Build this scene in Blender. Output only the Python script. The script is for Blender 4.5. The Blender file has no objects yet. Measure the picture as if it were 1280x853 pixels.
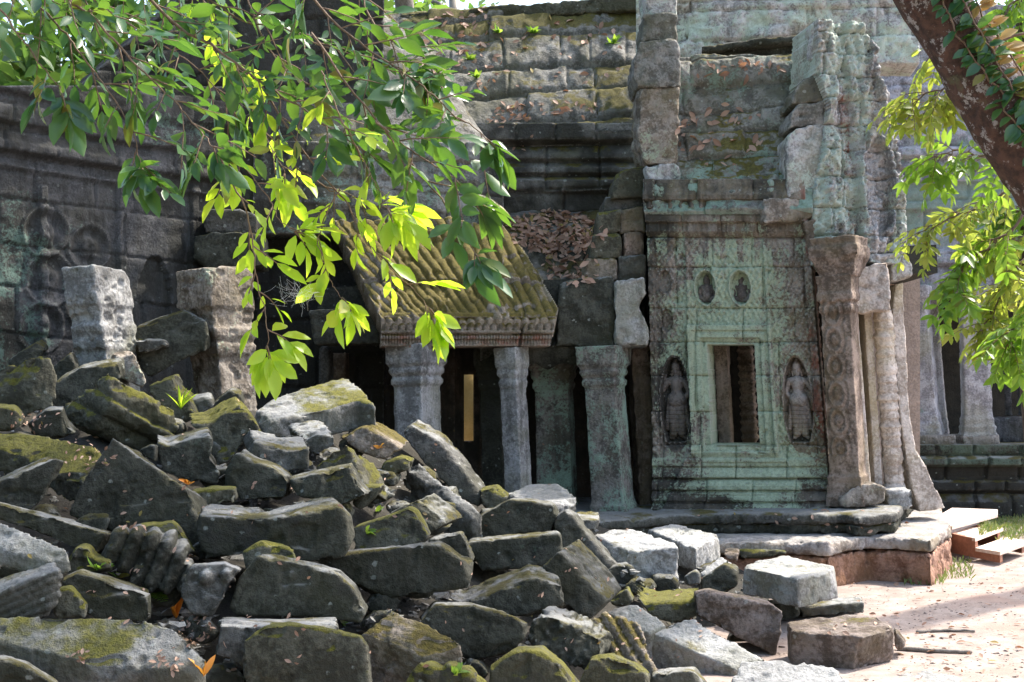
import bpy, bmesh, math, random
import numpy as np
from mathutils import Vector, Matrix
random.seed(7); RNG = np.random.default_rng(7)
SC = bpy.context.scene; COL = SC.collection
rad = math.radians
# ------------------------------------------------------------------ camera
F = 1500.0; CX, CY = 640.0, 426.5
PITCH = math.atan(73.5 / F); ROLL = rad(2.0)
CAM = np.array([0.0, 0.0, 1.8])
_f = np.array([0, math.cos(PITCH), math.sin(PITCH)])
_u0 = np.array([0, -math.sin(PITCH), math.cos(PITCH)]); _r0 = np.array([1.0, 0, 0])
_u = _u0 * math.cos(ROLL) + _r0 * math.sin(ROLL)
_r = _r0 * math.cos(ROLL) - _u0 * math.sin(ROLL)
cd = bpy.data.cameras.new('camera'); cam = bpy.data.objects.new('camera', cd); COL.objects.link(cam)
cd.sensor_width = 36; cd.lens = 36 * F / 1280; cd.clip_end = 600
cam.matrix_world = Matrix(((_r[0], _u[0], -_f[0], CAM[0]), (_r[1], _u[1], -_f[1], CAM[1]), (_r[2], _u[2], -_f[2], CAM[2]), (0, 0, 0, 1)))
SC.camera = cam
# ------------------------------------------------------------------ light
SUN_AZ, SUN_EL = rad(62), rad(52)          # azimuth measured from +Y towards +X
w = bpy.data.worlds.new('World'); SC.world = w; w.use_nodes = True
nt = w.node_tree; nt.nodes.clear()
sky = nt.nodes.new('ShaderNodeTexSky'); sky.sky_type = 'NISHITA'; sky.sun_disc = False
sky.sun_elevation = SUN_EL; sky.sun_rotation = SUN_AZ; sky.air_density = 1.0; sky.dust_density = 3.0; sky.ozone_density = 1.0
bg = nt.nodes.new('ShaderNodeBackground'); bg.inputs[1].default_value = 0.15
wo = nt.nodes.new('ShaderNodeOutputWorld')
nt.links.new(sky.outputs[0], bg.inputs[0]); nt.links.new(bg.outputs[0], wo.inputs[0])
sd = bpy.data.lights.new('sun', 'SUN'); sun = bpy.data.objects.new('sun', sd); COL.objects.link(sun)
sd.energy = 2.3; sd.angle = rad(1.0); sd.color = (1.0, 0.94, 0.84)
SUNV = Vector((math.sin(SUN_AZ) * math.cos(SUN_EL), math.cos(SUN_AZ) * math.cos(SUN_EL), math.sin(SUN_EL)))
sun.rotation_euler = SUNV.to_track_quat('Z', 'Y').to_euler()
sun.location = (10, 10, 30)
SC.view_settings.view_transform = 'Standard'; SC.view_settings.look = 'None'
SC.view_settings.gamma = 1; SC.view_settings.exposure = 2.05
SC.view_settings.use_curve_mapping = False
SC.cycles.max_bounces = 8; SC.cycles.diffuse_bounces = 4; SC.cycles.transparent_max_bounces = 8
SC.cycles.use_denoising = True
# ------------------------------------------------------------------ geometry helpers
def ray(px, py):
    px = np.asarray(px, float); py = np.asarray(py, float)
    return _f + ((px - CX) / F)[..., None] * _r + ((CY - py) / F)[..., None] * _u
def P(px, py, d): return CAM + np.asarray(d, float)[..., None] * ray(px, py) if np.ndim(d) else CAM + d * ray(px, py)
def onplane(px, py, p0, n):
    v = ray(px, py); t = ((p0 - CAM) @ n) / (v @ n)
    return CAM + v * np.asarray(t)[..., None]
def PZ(px, py, z): return onplane(px, py, np.array([0, 0, z]), np.array([0, 0, 1.0]))
def proj(V):
    q = V - CAM; d = q @ _f
    return CX + F * (q @ _r) / d, CY - F * (q @ _u) / d, d
def unit(v): v = np.asarray(v, float); return v / np.linalg.norm(v)
def vplane(xa, da, xb, db, y=430):
    a, b = P(xa, y, da), P(xb, y, db); t = b - a
    return a, unit((t[1], -t[0], 0))
def plane3(a, b, c):
    n = unit(np.cross(b - a, c - a)); n = n if n @ (CAM - a) > 0 else -n
    return a, n
def sstep(a, b, x): t = np.clip((x - a) / (b - a), 0, 1); return t * t * (3 - 2 * t)
def _hash(i, seed):
    m = 0x7fffffff
    x = (i[..., 0] * 73856093) ^ (i[..., 1] * 19349663) ^ (i[..., 2] * 83492791) ^ (seed * 2654435)
    x = (x & m); x = ((x ^ (x >> 13)) * 1274126177) & m; x = ((x ^ (x >> 15)) * 668265263) & m
    return ((x ^ (x >> 16)) & 0xffff) / 65535.0
def vnoise(Q, seed=0):
    i = np.floor(Q).astype(np.int64); f = Q - i; f = f * f * (3 - 2 * f); r = 0
    for dx in (0, 1):
        for dy in (0, 1):
            for dz in (0, 1):
                wgt = (f[..., 0] if dx else 1 - f[..., 0]) * (f[..., 1] if dy else 1 - f[..., 1]) * (f[..., 2] if dz else 1 - f[..., 2])
                r = r + wgt * _hash(i + np.array([dx, dy, dz]), seed)
    return r
def fbm(Q, seed=0, octv=4, rough=.5):
    a, s, r = 1.0, 0.0, 0
    for o in range(octv):
        r = r + a * (vnoise(Q * 2 ** o + 17.3 * o, seed + o) - .5); s += a; a *= rough
    return r / s * 2
def fb2(X, Y, sc, seed=0, octv=4, rough=.5):
    return fbm(np.stack([X / sc, Y / sc, np.zeros_like(X) + seed * 3.7], -1), seed, octv, rough)
# ------------------------------------------------------------------ object helpers
WLOC = {}
def tag(o, label, cat, group=None, kind=None):
    if label: o['label'] = label
    if cat: o['category'] = cat
    if group: o['group'] = group
    if kind: o['kind'] = kind
    return o
def thing(name, label, cat, loc, group=None):
    o = bpy.data.objects.new(name, None); COL.objects.link(o); o.location = loc; o.empty_display_size = .2
    WLOC[o.name] = np.array(loc, float); return tag(o, label, cat, group)
def mesh_of(name, V, Fc, attrs=None, smooth=True):
    me = bpy.data.meshes.new(name); V = np.asarray(V, np.float32)
    if isinstance(Fc, np.ndarray):
        n, k = Fc.shape
        me.vertices.add(len(V)); me.vertices.foreach_set('co', V.ravel())
        me.loops.add(n * k); me.loops.foreach_set('vertex_index', Fc.astype(np.int32).ravel())
        me.polygons.add(n); me.polygons.foreach_set('loop_start', (np.arange(n) * k).astype(np.int32))
        me.update(calc_edges=True); me.validate()
    else:
        me.from_pydata([tuple(map(float, v)) for v in V], [], [tuple(map(int, f)) for f in Fc])
    if smooth and len(me.polygons): me.polygons.foreach_set('use_smooth', np.ones(len(me.polygons), bool))
    for k, a in (attrs or {}).items():
        at = me.attributes.new(k, 'FLOAT', 'POINT'); at.data.foreach_set('value', np.asarray(a, np.float32))
    me.update(); return me
def obj(name, V, Fc, mat, parent=None, attrs=None, smooth=True, origin=None):
    V = np.asarray(V, float)
    if parent is not None: O = WLOC[parent.name]
    elif origin is not None: O = np.asarray(origin, float)
    else:
        lo, hi = V.min(0), V.max(0); O = np.array([(lo[0] + hi[0]) / 2, (lo[1] + hi[1]) / 2, lo[2]])
    me = mesh_of(name, V - O, Fc, attrs, smooth); me.materials.append(mat)
    o = bpy.data.objects.new(name, me); COL.objects.link(o)
    if parent is not None: o.parent = parent
    else: o.location = O
    WLOC[o.name] = O; return o
def prism(poly, vec):
    poly = np.asarray(poly, float); n = len(poly); V = np.vstack([poly, poly + vec])
    return V, [tuple(range(n)), tuple(range(2 * n - 1, n - 1, -1))] + [(i, i + n, (i + 1) % n + n, (i + 1) % n) for i in range(n)]
def box(c, ax, ay, az):      # corner + three edge vectors
    c, ax, ay, az = map(np.asarray, (c, ax, ay, az))
    return prism([c, c + ax, c + ax + ay, c + ay], az)
def join(parts):
    Vs, Fs, k = [], [], 0
    for V, Fc in parts:
        Vs.append(np.asarray(V, float)); Fs += [tuple(i + k for i in f) for f in Fc]; k += len(V)
    return np.vstack(Vs), Fs
def wedges(V, Fc, cuts, rng):      # chip corners off a closed solid by slicing planes
    bm = bmesh.new(); vs = [bm.verts.new(v) for v in V]
    for f in Fc: bm.faces.new([vs[i] for i in f])
    bmesh.ops.recalc_face_normals(bm, faces=bm.faces)
    c = V.mean(0); size = np.linalg.norm(V.max(0) - V.min(0))
    for _ in range(cuts):
        k = rng.integers(len(V)); nrm = unit(unit(V[k] - c) + rng.normal(0, .45, 3))
        ext = max((v.co - Vector(c)).dot(Vector(nrm)) for v in bm.verts)
        co = c + nrm * (ext - size * rng.uniform(.015, .06))
        r = bmesh.ops.bisect_plane(bm, geom=bm.verts[:] + bm.edges[:] + bm.faces[:], plane_co=co, plane_no=nrm, clear_outer=True)
        ed = [e for e in r['geom_cut'] if isinstance(e, bmesh.types.BMEdge)]
        if ed: bmesh.ops.contextual_create(bm, geom=ed)
    bm.verts.index_update()
    out = np.array([v.co[:] for v in bm.verts]), [tuple(v.index for v in f.verts) for f in bm.faces]
    bm.free(); return out
def remesh(V, Fc, voxel):
    me = mesh_of('tmp', V, [tuple(f) for f in Fc], smooth=False)
    bm = bmesh.new(); bm.from_mesh(me); bmesh.ops.recalc_face_normals(bm, faces=bm.faces); bm.to_mesh(me); bm.free()
    o = bpy.data.objects.new('tmp', me); COL.objects.link(o)
    m = o.modifiers.new('r', 'REMESH'); m.mode = 'VOXEL'; m.voxel_size = voxel; m.adaptivity = 0
    e = o.evaluated_get(bpy.context.evaluated_depsgraph_get()); em = e.to_mesh()
    A = np.empty(len(em.vertices) * 3, np.float32); em.vertices.foreach_get('co', A)
    L = np.empty(len(em.loops), np.int32); em.loops.foreach_get('vertex_index', L)
    e.to_mesh_clear(); bpy.data.objects.remove(o); bpy.data.meshes.remove(me)
    return A.reshape(-1, 3).astype(float), L.reshape(-1, 4)
def vnormals(V, Q):
    n = np.cross(V[Q[:, 2]] - V[Q[:, 0]], V[Q[:, 3]] - V[Q[:, 1]]); N = np.zeros_like(V)
    for k in range(4): np.add.at(N, Q[:, k], n)
    return N / (np.linalg.norm(N, axis=1)[:, None] + 1e-9)
def lap(V, Q):
    S = np.zeros_like(V); c = np.zeros(len(V))
    for a, b in ((0, 1), (1, 2), (2, 3), (3, 0)):
        np.add.at(S, Q[:, a], V[Q[:, b]]); np.add.at(c, Q[:, a], 1)
    return S / np.maximum(c, 1)[:, None] - V
def weather(V, Q, seed, amp=1.0, wear=3, hf=None):
    V = V + lap(V, Q) * .30
    wgt = np.clip(.5 + 1.6 * fbm(V * 3.1 + seed, seed, 2), 0, 1)[:, None]
    for _ in range(max(0, wear - 2)): V = V + lap(V, Q) * .5 * wgt * wgt
    N = vnormals(V, Q); Vs = V
    for _ in range(7): Vs = Vs + lap(Vs, Q) * .6
    conv = np.clip(((V - Vs) * N).sum(1), 0, .03)
    chip = sstep(.06, .2, fbm(V * 7.5 + 5 * seed, seed + 21, 3)) * .9 + .5 * sstep(.1, .3, fbm(V * 21 + seed, seed + 25, 2))
    h = -conv * chip * 1.25 * min(1.2, amp * 1.4) + amp * (.012 * fbm(V * 1.9 + seed, seed, 2) + .009 * fbm(V * 7 + seed, seed + 3, 3) + .005 * fbm(V * 26, seed + 7, 2))
    pits = fbm(V * 11 + 3 * seed, seed + 11, 2); h = h - amp * .016 * sstep(.25, .5, pits)
    spall = fbm(V * np.array([3.2, 3.2, 4.5]) + 7 * seed, seed + 13, 3); h = h - amp * .014 * sstep(.22, .27, spall)
    if hf is not None: h = h + hf(V, N)
    return V + N * h[:, None]
_sid = [0]
def stone(name, V, Fc, mat, parent=None, voxel=.02, amp=1.0, wear=3, cuts=3, hf=None, seed=None):
    _sid[0] += 1; s = seed or _sid[0]; rng = np.random.default_rng(s)
    V = np.asarray(V, float)
    if cuts: V, Fc = wedges(V, Fc, cuts, rng)
    V, Q = remesh(V, Fc, voxel); V = weather(V, Q, s, amp, wear, hf)
    return obj(name, V, Q, mat, parent)
def relief(name, mat, plane, x0, x1, y0, y1, step, hf, mask=None, thick=.35, parent=None, attrs=None, erode=1.0, back=None):
    """a carved or coursed stone face: sheet on a plane in the place, modelled in relief, with its thickness behind"""
    p0, n = plane
    xs = np.arange(x0, x1 + step * .5, step); ys = np.arange(y0, y1 + step * .5, step)
    X, Y = np.meshgrid(xs, ys); B = onplane(X, Y, p0, n)
    H = hf(X, Y) + erode * (.010 * fbm(B * 5, 5, 3) + .005 * fbm(B * 19, 9, 3))
    V = (B + n * H[..., None]).reshape(-1, 3); h, wd = X.shape
    I = np.arange(h * wd).reshape(h, wd)
    Q = np.stack([I[1:, :-1], I[1:, 1:], I[:-1, 1:], I[:-1, :-1]], -1).reshape(-1, 4)
    if mask is not None:
        k = mask((X[1:, 1:] + X[:-1, :-1]) / 2, (Y[1:, 1:] + Y[:-1, :-1]) / 2).reshape(-1); Q = Q[k]
    used = np.unique(Q); mp = np.full(h * wd, -1); mp[used] = np.arange(len(used)); V = V[used]; Q = mp[Q]
    E = np.concatenate([Q[:, [0, 1]], Q[:, [1, 2]], Q[:, [2, 3]], Q[:, [3, 0]]])
    key = np.sort(E, 1) @ np.array([1 << 32, 1]); uq, idx, cnt = np.unique(key, return_index=True, return_counts=True)
    be = E[idx[cnt == 1]]; bv = np.unique(be); m2 = np.full(len(V), -1); m2[bv] = len(V) + np.arange(len(bv))
    off = -n * thick if back is None else np.asarray(back)
    V2 = np.vstack([V, V[bv] + off]); Q2 = np.stack([be[:, 1], be[:, 0], m2[be[:, 0]], m2[be[:, 1]]], 1)
    at = None
    if attrs:
        A = attrs(X, Y); at = {k: np.concatenate([(a + np.zeros_like(X)).reshape(-1)[used], (a + np.zeros_like(X)).reshape(-1)[used][bv]]) for k, a in A.items()}
    return obj(name, V2, np.vstack([Q, Q2]), mat, parent, at)
def courses(X, Y, ys, slope, xs0, seed, wmin, wmax, gap=1.1, deep=.03, var=.02, jit=1.5, vj=1.0):
    """masonry: course lines at ys (pixels at x = xs0), random upright joints; height in metres"""
    rng = np.random.default_rng(seed); ys = np.asarray(ys, float)
    Yw = Y - slope * (X - xs0) + jit * fb2(X, Y, 40, seed, 2); H = np.zeros_like(X)
    idx = np.searchsorted(ys, Yw); dy = np.min(np.abs(Yw[..., None] - ys), -1); D = dy.copy()
    for c in range(len(ys) + 1):
        m = idx == c
        if not m.any(): continue
        a, b = X[m].min() - wmax, X[m].max() + wmax; js = [a]
        while js[-1] < b: js.append(js[-1] + rng.uniform(wmin, wmax))
        js = np.array(js); xx = X[m] + jit * fb2(X[m], Y[m], 25, seed + 5, 2); k = np.searchsorted(js, xx)
        hb = rng.uniform(-var, var, len(js) + 1); tl = rng.uniform(-.0005, .0005, len(js) + 1)
        H[m] += hb[k] + tl[k] * (Yw[m] - ys[min(c, len(ys) - 1)]); D[m] = np.minimum(D[m], np.min(np.abs(xx[:, None] - js), -1) + (1 - vj) * gap * 2)
    return H - deep * (1 - sstep(gap * .4, gap * 1.6, D)) - deep * .35 * (1 - sstep(gap, gap * 5, D))
def prof(v, pts):
    pts = np.asarray(pts, float); return np.interp(v, pts[:, 0], pts[:, 1])
def ell(X, Y, cx, cy, rx, ry): return np.sqrt(((X - cx) / rx) ** 2 + ((Y - cy) / ry) ** 2)
def dome(r): return np.sqrt(np.clip(1 - r * r, 0, 1))
def inpoly(X, Y, poly):
    poly = np.asarray(poly, float); r = np.zeros(X.shape, bool); j = len(poly) - 1
    for i in range(len(poly)):
        (xi, yi), (xj, yj) = poly[i], poly[j]
        c = ((yi > Y) != (yj > Y)) & (X < (xj - xi) * (Y - yi) / ((yj - yi) if yj != yi else 1e-9) + xi); r ^= c; j = i
    return r
def tube(pts, rads, k=8):
    pts = np.asarray(pts, float); n = len(pts); V, Fc = [], []
    rads = np.broadcast_to(np.asarray(rads, float), (n,)); prev = None
    for i in range(n):
        t = unit(pts[min(i + 1, n - 1)] - pts[max(i - 1, 0)])
        a = np.cross(t, [0, 0, 1.0]) if prev is None else prev - t * (prev @ t)
        if np.linalg.norm(a) < 1e-4: a = np.cross(t, [1.0, 0, 0])
        a = unit(a); b = np.cross(t, a); prev = a
        for j in range(k):
            an = 2 * math.pi * j / k; V.append(pts[i] + rads[i] * (math.cos(an) * a + math.sin(an) * b))
    for i in range(n - 1):
        for j in range(k):
            j2 = (j + 1) % k; Fc.append((i * k + j, i * k + j2, (i + 1) * k + j2, (i + 1) * k + j))
    Fc += [tuple(range(k - 1, -1, -1)), tuple(range((n - 1) * k, n * k))]
    return np.array(V), Fc
def smoothline(pts, m):
    pts = np.asarray(pts, float); n = len(pts); t = np.linspace(0, n - 1, m); out = []
    for s in t:
        i = min(int(s), n - 2); u = s - i
        p0, p1, p2, p3 = pts[max(i - 1, 0)], pts[i], pts[i + 1], pts[min(i + 2, n - 1)]
        out.append(.5 * (2 * p1 + (p2 - p0) * u + (2 * p0 - 5 * p1 + 4 * p2 - p3) * u * u + (3 * p1 - p0 - 3 * p2 + p3) * u ** 3))
    return np.array(out)
# ------------------------------------------------------------------ materials
class NB:
    def __init__(s, name):
        s.m = bpy.data.materials.new(name); s.m.use_nodes = True; s.nt = s.m.node_tree; s.nt.nodes.clear()
    def n(s, typ, **kw):
        nd = s.nt.nodes.new(typ)
        for k, v in kw.items():
            if k.startswith('_'): setattr(nd, k[1:], v)
        for k, v in kw.items():
            if k.startswith('_'): continue
            key = int(k[1:]) if k[0] == 'i' and k[1:].isdigit() else k.replace('__', ' ')
            if isinstance(v, bpy.types.NodeSocket): s.nt.links.new(v, nd.inputs[key])
            else: nd.inputs[key].default_value = v
        return nd
    def math(s, op, a, b=0.0, clamp=False): return s.n('ShaderNodeMath', _operation=op, _use_clamp=clamp, i0=a, i1=b).outputs[0]
    def noise(s, vec, scale, detail=5.0, rough=.6): return s.n('ShaderNodeTexNoise', Vector=vec, Scale=scale, Detail=detail, Roughness=rough).outputs['Fac']
    def mr(s, v, a, b, c=0.0, d=1.0): return s.n('ShaderNodeMapRange', _interpolation_type='SMOOTHSTEP', Value=v, From__Min=a, From__Max=b, To__Min=c, To__Max=d).outputs[0]
    def mix(s, f, a, b):
        nd = s.n('ShaderNodeMix', _data_type='RGBA'); nt = s.nt
        for sock, v in ((nd.inputs[0], f), (nd.inputs[6], a), (nd.inputs[7], b)):
            if isinstance(v, bpy.types.NodeSocket): nt.links.new(v, sock)
            else: sock.default_value = v if not isinstance(v, tuple) or len(v) == 4 else (*v, 1)
        return nd.outputs[2]
    def attr(s, name): return s.n('ShaderNodeAttribute', _attribute_type='GEOMETRY', _attribute_name=name).outputs['Fac']
def stone_mat(name, c1, c2, dark=(.025, .024, .02), dk=.35, streak=.0, lich=(.20, .30, .22), li=.3, lsc=2.6, spots=.3,
              moss=(.15, .125, .02), mo=.4, red=(.26, .10, .065), bump=.9, sc=1.0, rnd=.3, top=0):
    b = NB(name); tc = b.n('ShaderNodeTexCoord').outputs['Object']; rn = b.n('ShaderNodeObjectInfo').outputs['Random']
    off = b.n('ShaderNodeCombineXYZ', X=b.math('MULTIPLY', rn, 31), Y=b.math('MULTIPLY', rn, 57), Z=b.math('MULTIPLY', rn, 13)).outputs[0]
    v = b.n('ShaderNodeVectorMath', _operation='ADD', i0=tc, i1=off).outputs[0]
    n1 = b.noise(v, 1.1 * sc, 6, .62); n2 = b.noise(v, 5 * sc, 8, .66); n3 = b.noise(v, 38 * sc, 5, .6); n4 = b.noise(v, lsc * sc, 9, .72)
    n5 = b.noise(v, 2.1 * sc, 7, .68); n6 = b.noise(v, 130 * sc, 3, .6)
    c = b.mix(b.mr(b.math('ADD', b.math('MULTIPLY', n2, .7), b.math('MULTIPLY', n3, .3)), .42, .58), tuple(x * .8 for x in c1), c2)
    c = b.mix(b.mr(n1, .46, .62, 0, .55), c, tuple(x * f for x, f in zip(c1, (1.06, 1.06, .72))))
    c = b.mix(b.mr(b.math('ADD', n5, b.math('MULTIPLY', b.attr('red'), .5)), .72, .86), c, red)
    dkf = b.math('ADD', b.math('ADD', b.math('MULTIPLY', n1, .5), b.math('ADD', b.math('MULTIPLY', n2, .35), b.math('MULTIPLY', n3, .15))), b.math('MULTIPLY', b.attr('dark'), .30))
    c = b.mix(b.math('MULTIPLY', b.mr(dkf, .66 - .32 * dk, .80 - .32 * dk), .88), c, dark)
    if streak:
        mp = b.n('ShaderNodeMapping', Vector=v, Scale=(8, 8, .55)).outputs[0]; ns = b.noise(mp, 1.0, 6, .6)
        c = b.mix(b.math('MULTIPLY', b.mr(ns, .48, .66), streak), c, dark)
        mp2 = b.n('ShaderNodeMapping', Vector=v, Scale=(6, 6, .7), Location=(9, 3, 1)).outputs[0]; ns2 = b.noise(mp2, 1.3, 6, .6)
        c = b.mix(b.math('MULTIPLY', b.mr(ns2, .56, .7), streak * .6), c, tuple(min(1, x * 1.7 + .05) for x in c1))
    lf = b.math('ADD', b.math('ADD', b.math('MULTIPLY', n4, .68), b.math('MULTIPLY', n3, .32)), b.math('MULTIPLY', b.attr('lich'), .17))
    lc = b.mix(b.mr(n3, .35, .7), lich, tuple(x * .55 for x in lich))
    c = b.mix(b.math('MULTIPLY', b.mr(lf, .66 - .26 * li, .75 - .26 * li), .85), c, lc)
    if spots:
        vo = b.n('ShaderNodeTexVoronoi', Vector=b.n('ShaderNodeVectorMath', _operation='ADD', i0=v, i1=b.n('ShaderNodeCombineXYZ', X=b.math('MULTIPLY', n3, .06), Y=b.math('MULTIPLY', n6, .03)).outputs[0]).outputs[0], Scale=9.0 * sc).outputs[0]
        sp = b.math('MULTIPLY', b.mr(b.math('ADD', vo, b.math('MULTIPLY', n5, .45)), .30, .36, 1, 0), spots)
        c = b.mix(sp, c, (.36, .38, .34))
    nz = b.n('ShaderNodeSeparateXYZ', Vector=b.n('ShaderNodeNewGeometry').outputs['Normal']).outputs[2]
    if top: c = b.mix(b.math('MULTIPLY', b.mr(b.math('ADD', b.math('MULTIPLY', nz, .6), b.math('MULTIPLY', n5, .5)), .55, .85), top), c, (.32, .32, .31))  # paler upward faces: skylight on stone tops painted into the colour
    mf = b.math('ADD', b.math('ADD', b.math('MULTIPLY', b.mr(nz, -.1, .8), .30), b.math('MULTIPLY', b.noise(v, 3.0 * sc, 8, .66), .7)), b.math('MULTIPLY', b.attr('moss'), .4))
    mfac = b.math('MULTIPLY', b.mr(mf, .80 - .34 * mo, .90 - .34 * mo), .92)
    mc = b.mix(b.mr(n3, .3, .7), moss, tuple(x * .42 for x in moss))
    c = b.mix(mfac, c, mc)
    g = b.math('ADD', b.math('MULTIPLY', n3, .7), b.math('ADD', b.math('MULTIPLY', n6, .5), b.math('ADD', .4 - rnd / 2, b.math('MULTIPLY', rn, rnd))))
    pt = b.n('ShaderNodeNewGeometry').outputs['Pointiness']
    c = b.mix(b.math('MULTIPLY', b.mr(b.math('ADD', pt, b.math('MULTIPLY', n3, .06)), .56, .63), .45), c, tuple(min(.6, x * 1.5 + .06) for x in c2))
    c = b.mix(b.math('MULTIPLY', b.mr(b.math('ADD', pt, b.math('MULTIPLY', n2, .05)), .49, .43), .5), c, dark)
    hs = b.n('ShaderNodeVectorMath', _operation='SCALE', i0=c, Scale=g).outputs[0]
    hgt = b.math('ADD', b.math('ADD', b.math('MULTIPLY', n2, 1.0), b.math('MULTIPLY', n3, .5)), b.math('ADD', b.math('MULTIPLY', mfac, b.math('MULTIPLY', n6, .6)), b.math('MULTIPLY', n6, .16)))
    bp = b.n('ShaderNodeBump', Strength=bump, Distance=.03, Height=hgt).outputs[0]
    sh = b.n('ShaderNodeBsdfPrincipled', Base__Color=hs, Roughness=.88, Normal=bp); sh.inputs['Specular IOR Level'].default_value = .3
    b.n('ShaderNodeOutputMaterial', Surface=sh.outputs[0]); return b.m
def leaf_mat(name, c1, c2, trans=.5, rough=.38, tcol=None):
    b = NB(name); g = b.n('ShaderNodeNewGeometry'); r = g.outputs['Random Per Island']
    c = b.mix(r, c1, c2); c = b.mix(b.mr(b.math('FRACT', b.math('MULTIPLY', r, 37.7)), .93, .95), c, (.22, .17, .04)); tc = b.n('ShaderNodeTexCoord').outputs['Object']
    c = b.mix(b.math('MULTIPLY', b.mr(b.noise(tc, 60, 4), .6, .75), .35), c, (.20, .16, .04))
    sh = b.n('ShaderNodeBsdfPrincipled', Base__Color=c, Roughness=rough)
    t = b.n('ShaderNodeBsdfTranslucent', Color=b.mix(r, *(tcol or (c1, c2)))).outputs[0]
    mx = b.n('ShaderNodeMixShader', Fac=trans, i1=sh.outputs[0], i2=t)
    b.n('ShaderNodeOutputMaterial', Surface=mx.outputs[0]); return b.m
def plain_mat(name, c1, c2, sc=8, rough=.8, bump=.3, stretch=(1, 1, 1)):
    b = NB(name); tc = b.n('ShaderNodeMapping', Vector=b.n('ShaderNodeTexCoord').outputs['Object'], Scale=stretch).outputs[0]
    n = b.noise(tc, sc, 7, .65); n2 = b.noise(tc, sc * 9, 4, .6)
    c = b.mix(b.mr(b.math('ADD', b.math('MULTIPLY', n, .7), b.math('MULTIPLY', n2, .3)), .35, .65), c1, c2)
    bp = b.n('ShaderNodeBump', Strength=bump, Distance=.02, Height=b.math('ADD', n, b.math('MULTIPLY', n2, .4))).outputs[0]
    sh = b.n('ShaderNodeBsdfPrincipled', Base__Color=c, Roughness=rough, Normal=bp)
    b.n('ShaderNodeOutputMaterial', Surface=sh.outputs[0]); return b.m
M = {}
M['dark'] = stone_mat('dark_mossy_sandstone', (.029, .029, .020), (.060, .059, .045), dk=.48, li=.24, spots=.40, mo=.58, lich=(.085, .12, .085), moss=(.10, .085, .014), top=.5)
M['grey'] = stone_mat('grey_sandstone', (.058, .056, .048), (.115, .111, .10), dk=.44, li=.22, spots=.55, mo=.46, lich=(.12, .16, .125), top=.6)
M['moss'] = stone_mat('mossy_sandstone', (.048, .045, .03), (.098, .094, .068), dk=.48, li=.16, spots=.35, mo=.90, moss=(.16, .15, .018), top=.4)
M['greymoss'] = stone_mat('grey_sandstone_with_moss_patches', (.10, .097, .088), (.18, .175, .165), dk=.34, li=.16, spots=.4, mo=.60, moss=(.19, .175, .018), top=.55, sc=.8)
M['red'] = stone_mat('reddish_sandstone', (.10, .075, .058), (.19, .155, .135), dk=.45, li=.12, spots=.35, mo=.34, red=(.24, .10, .07))
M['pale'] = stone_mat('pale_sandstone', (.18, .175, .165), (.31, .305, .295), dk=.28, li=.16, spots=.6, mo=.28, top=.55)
M['facade'] = stone_mat('lichen_green_sandstone', (.16, .13, .10), (.30, .26, .22), dk=.45, streak=.55, li=.43, lich=(.42, .50, .35), spots=.4, mo=.12)
M['cyan'] = stone_mat('white_lichen_sandstone', (.30, .285, .275), (.50, .475, .46), dk=.32, streak=.6, li=.62, lich=(.54, .63, .52), spots=.6, mo=.10)  # pale lichened stone, lifted further to paint in glare on the upper walls
M['roof'] = stone_mat('roof_sandstone', (.125, .12, .105), (.245, .235, .215), dk=.46, streak=.2, li=.30, lich=(.24, .34, .27), spots=.5, mo=.50, moss=(.14, .12, .02))
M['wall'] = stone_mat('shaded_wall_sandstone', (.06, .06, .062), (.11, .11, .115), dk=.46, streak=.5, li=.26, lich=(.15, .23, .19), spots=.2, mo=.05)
M['tile'] = stone_mat('mossy_roof_sandstone', (.14, .115, .085), (.24, .20, .16), dk=.40, li=.12, spots=.3, mo=.74, moss=(.16, .125, .022))
M['pink'] = stone_mat('pinkish_sandstone', (.40, .33, .27), (.56, .49, .43), dk=.2, streak=.3, li=.14, spots=.3, mo=.0, red=(.42, .20, .14))
M['colgreen'] = stone_mat('green_lichen_column_sandstone', (.11, .10, .085), (.22, .20, .175), dk=.5, streak=.45, li=.72, lich=(.30, .42, .32), spots=.4, mo=.2)
M['column'] = stone_mat('pale_column_sandstone', (.19, .185, .18), (.33, .32, .315), dk=.34, streak=.45, li=.25, lich=(.26, .33, .28), spots=.5, mo=.1)
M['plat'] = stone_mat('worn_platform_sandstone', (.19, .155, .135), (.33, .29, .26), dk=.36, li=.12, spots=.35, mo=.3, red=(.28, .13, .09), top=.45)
M['brown'] = stone_mat('brown_sandstone', (.13, .095, .07), (.26, .20, .16), dk=.38, streak=.3, li=.10, spots=.2, mo=.05)
M['later'] = stone_mat('laterite', (.25, .125, .08), (.38, .22, .155), dk=.26, li=.08, spots=.2, mo=.30)
M['purple'] = stone_mat('violet_grey_sandstone', (.26, .25, .26), (.44, .42, .44), dk=.34, streak=.4, li=.40, lich=(.28, .39, .32), spots=.5, mo=.05)  # violet stone lightened, glare put into its colour
M['soil'] = plain_mat('dark_soil', (.012, .010, .007), (.035, .03, .02), 6, .95, 1.0)
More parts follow.
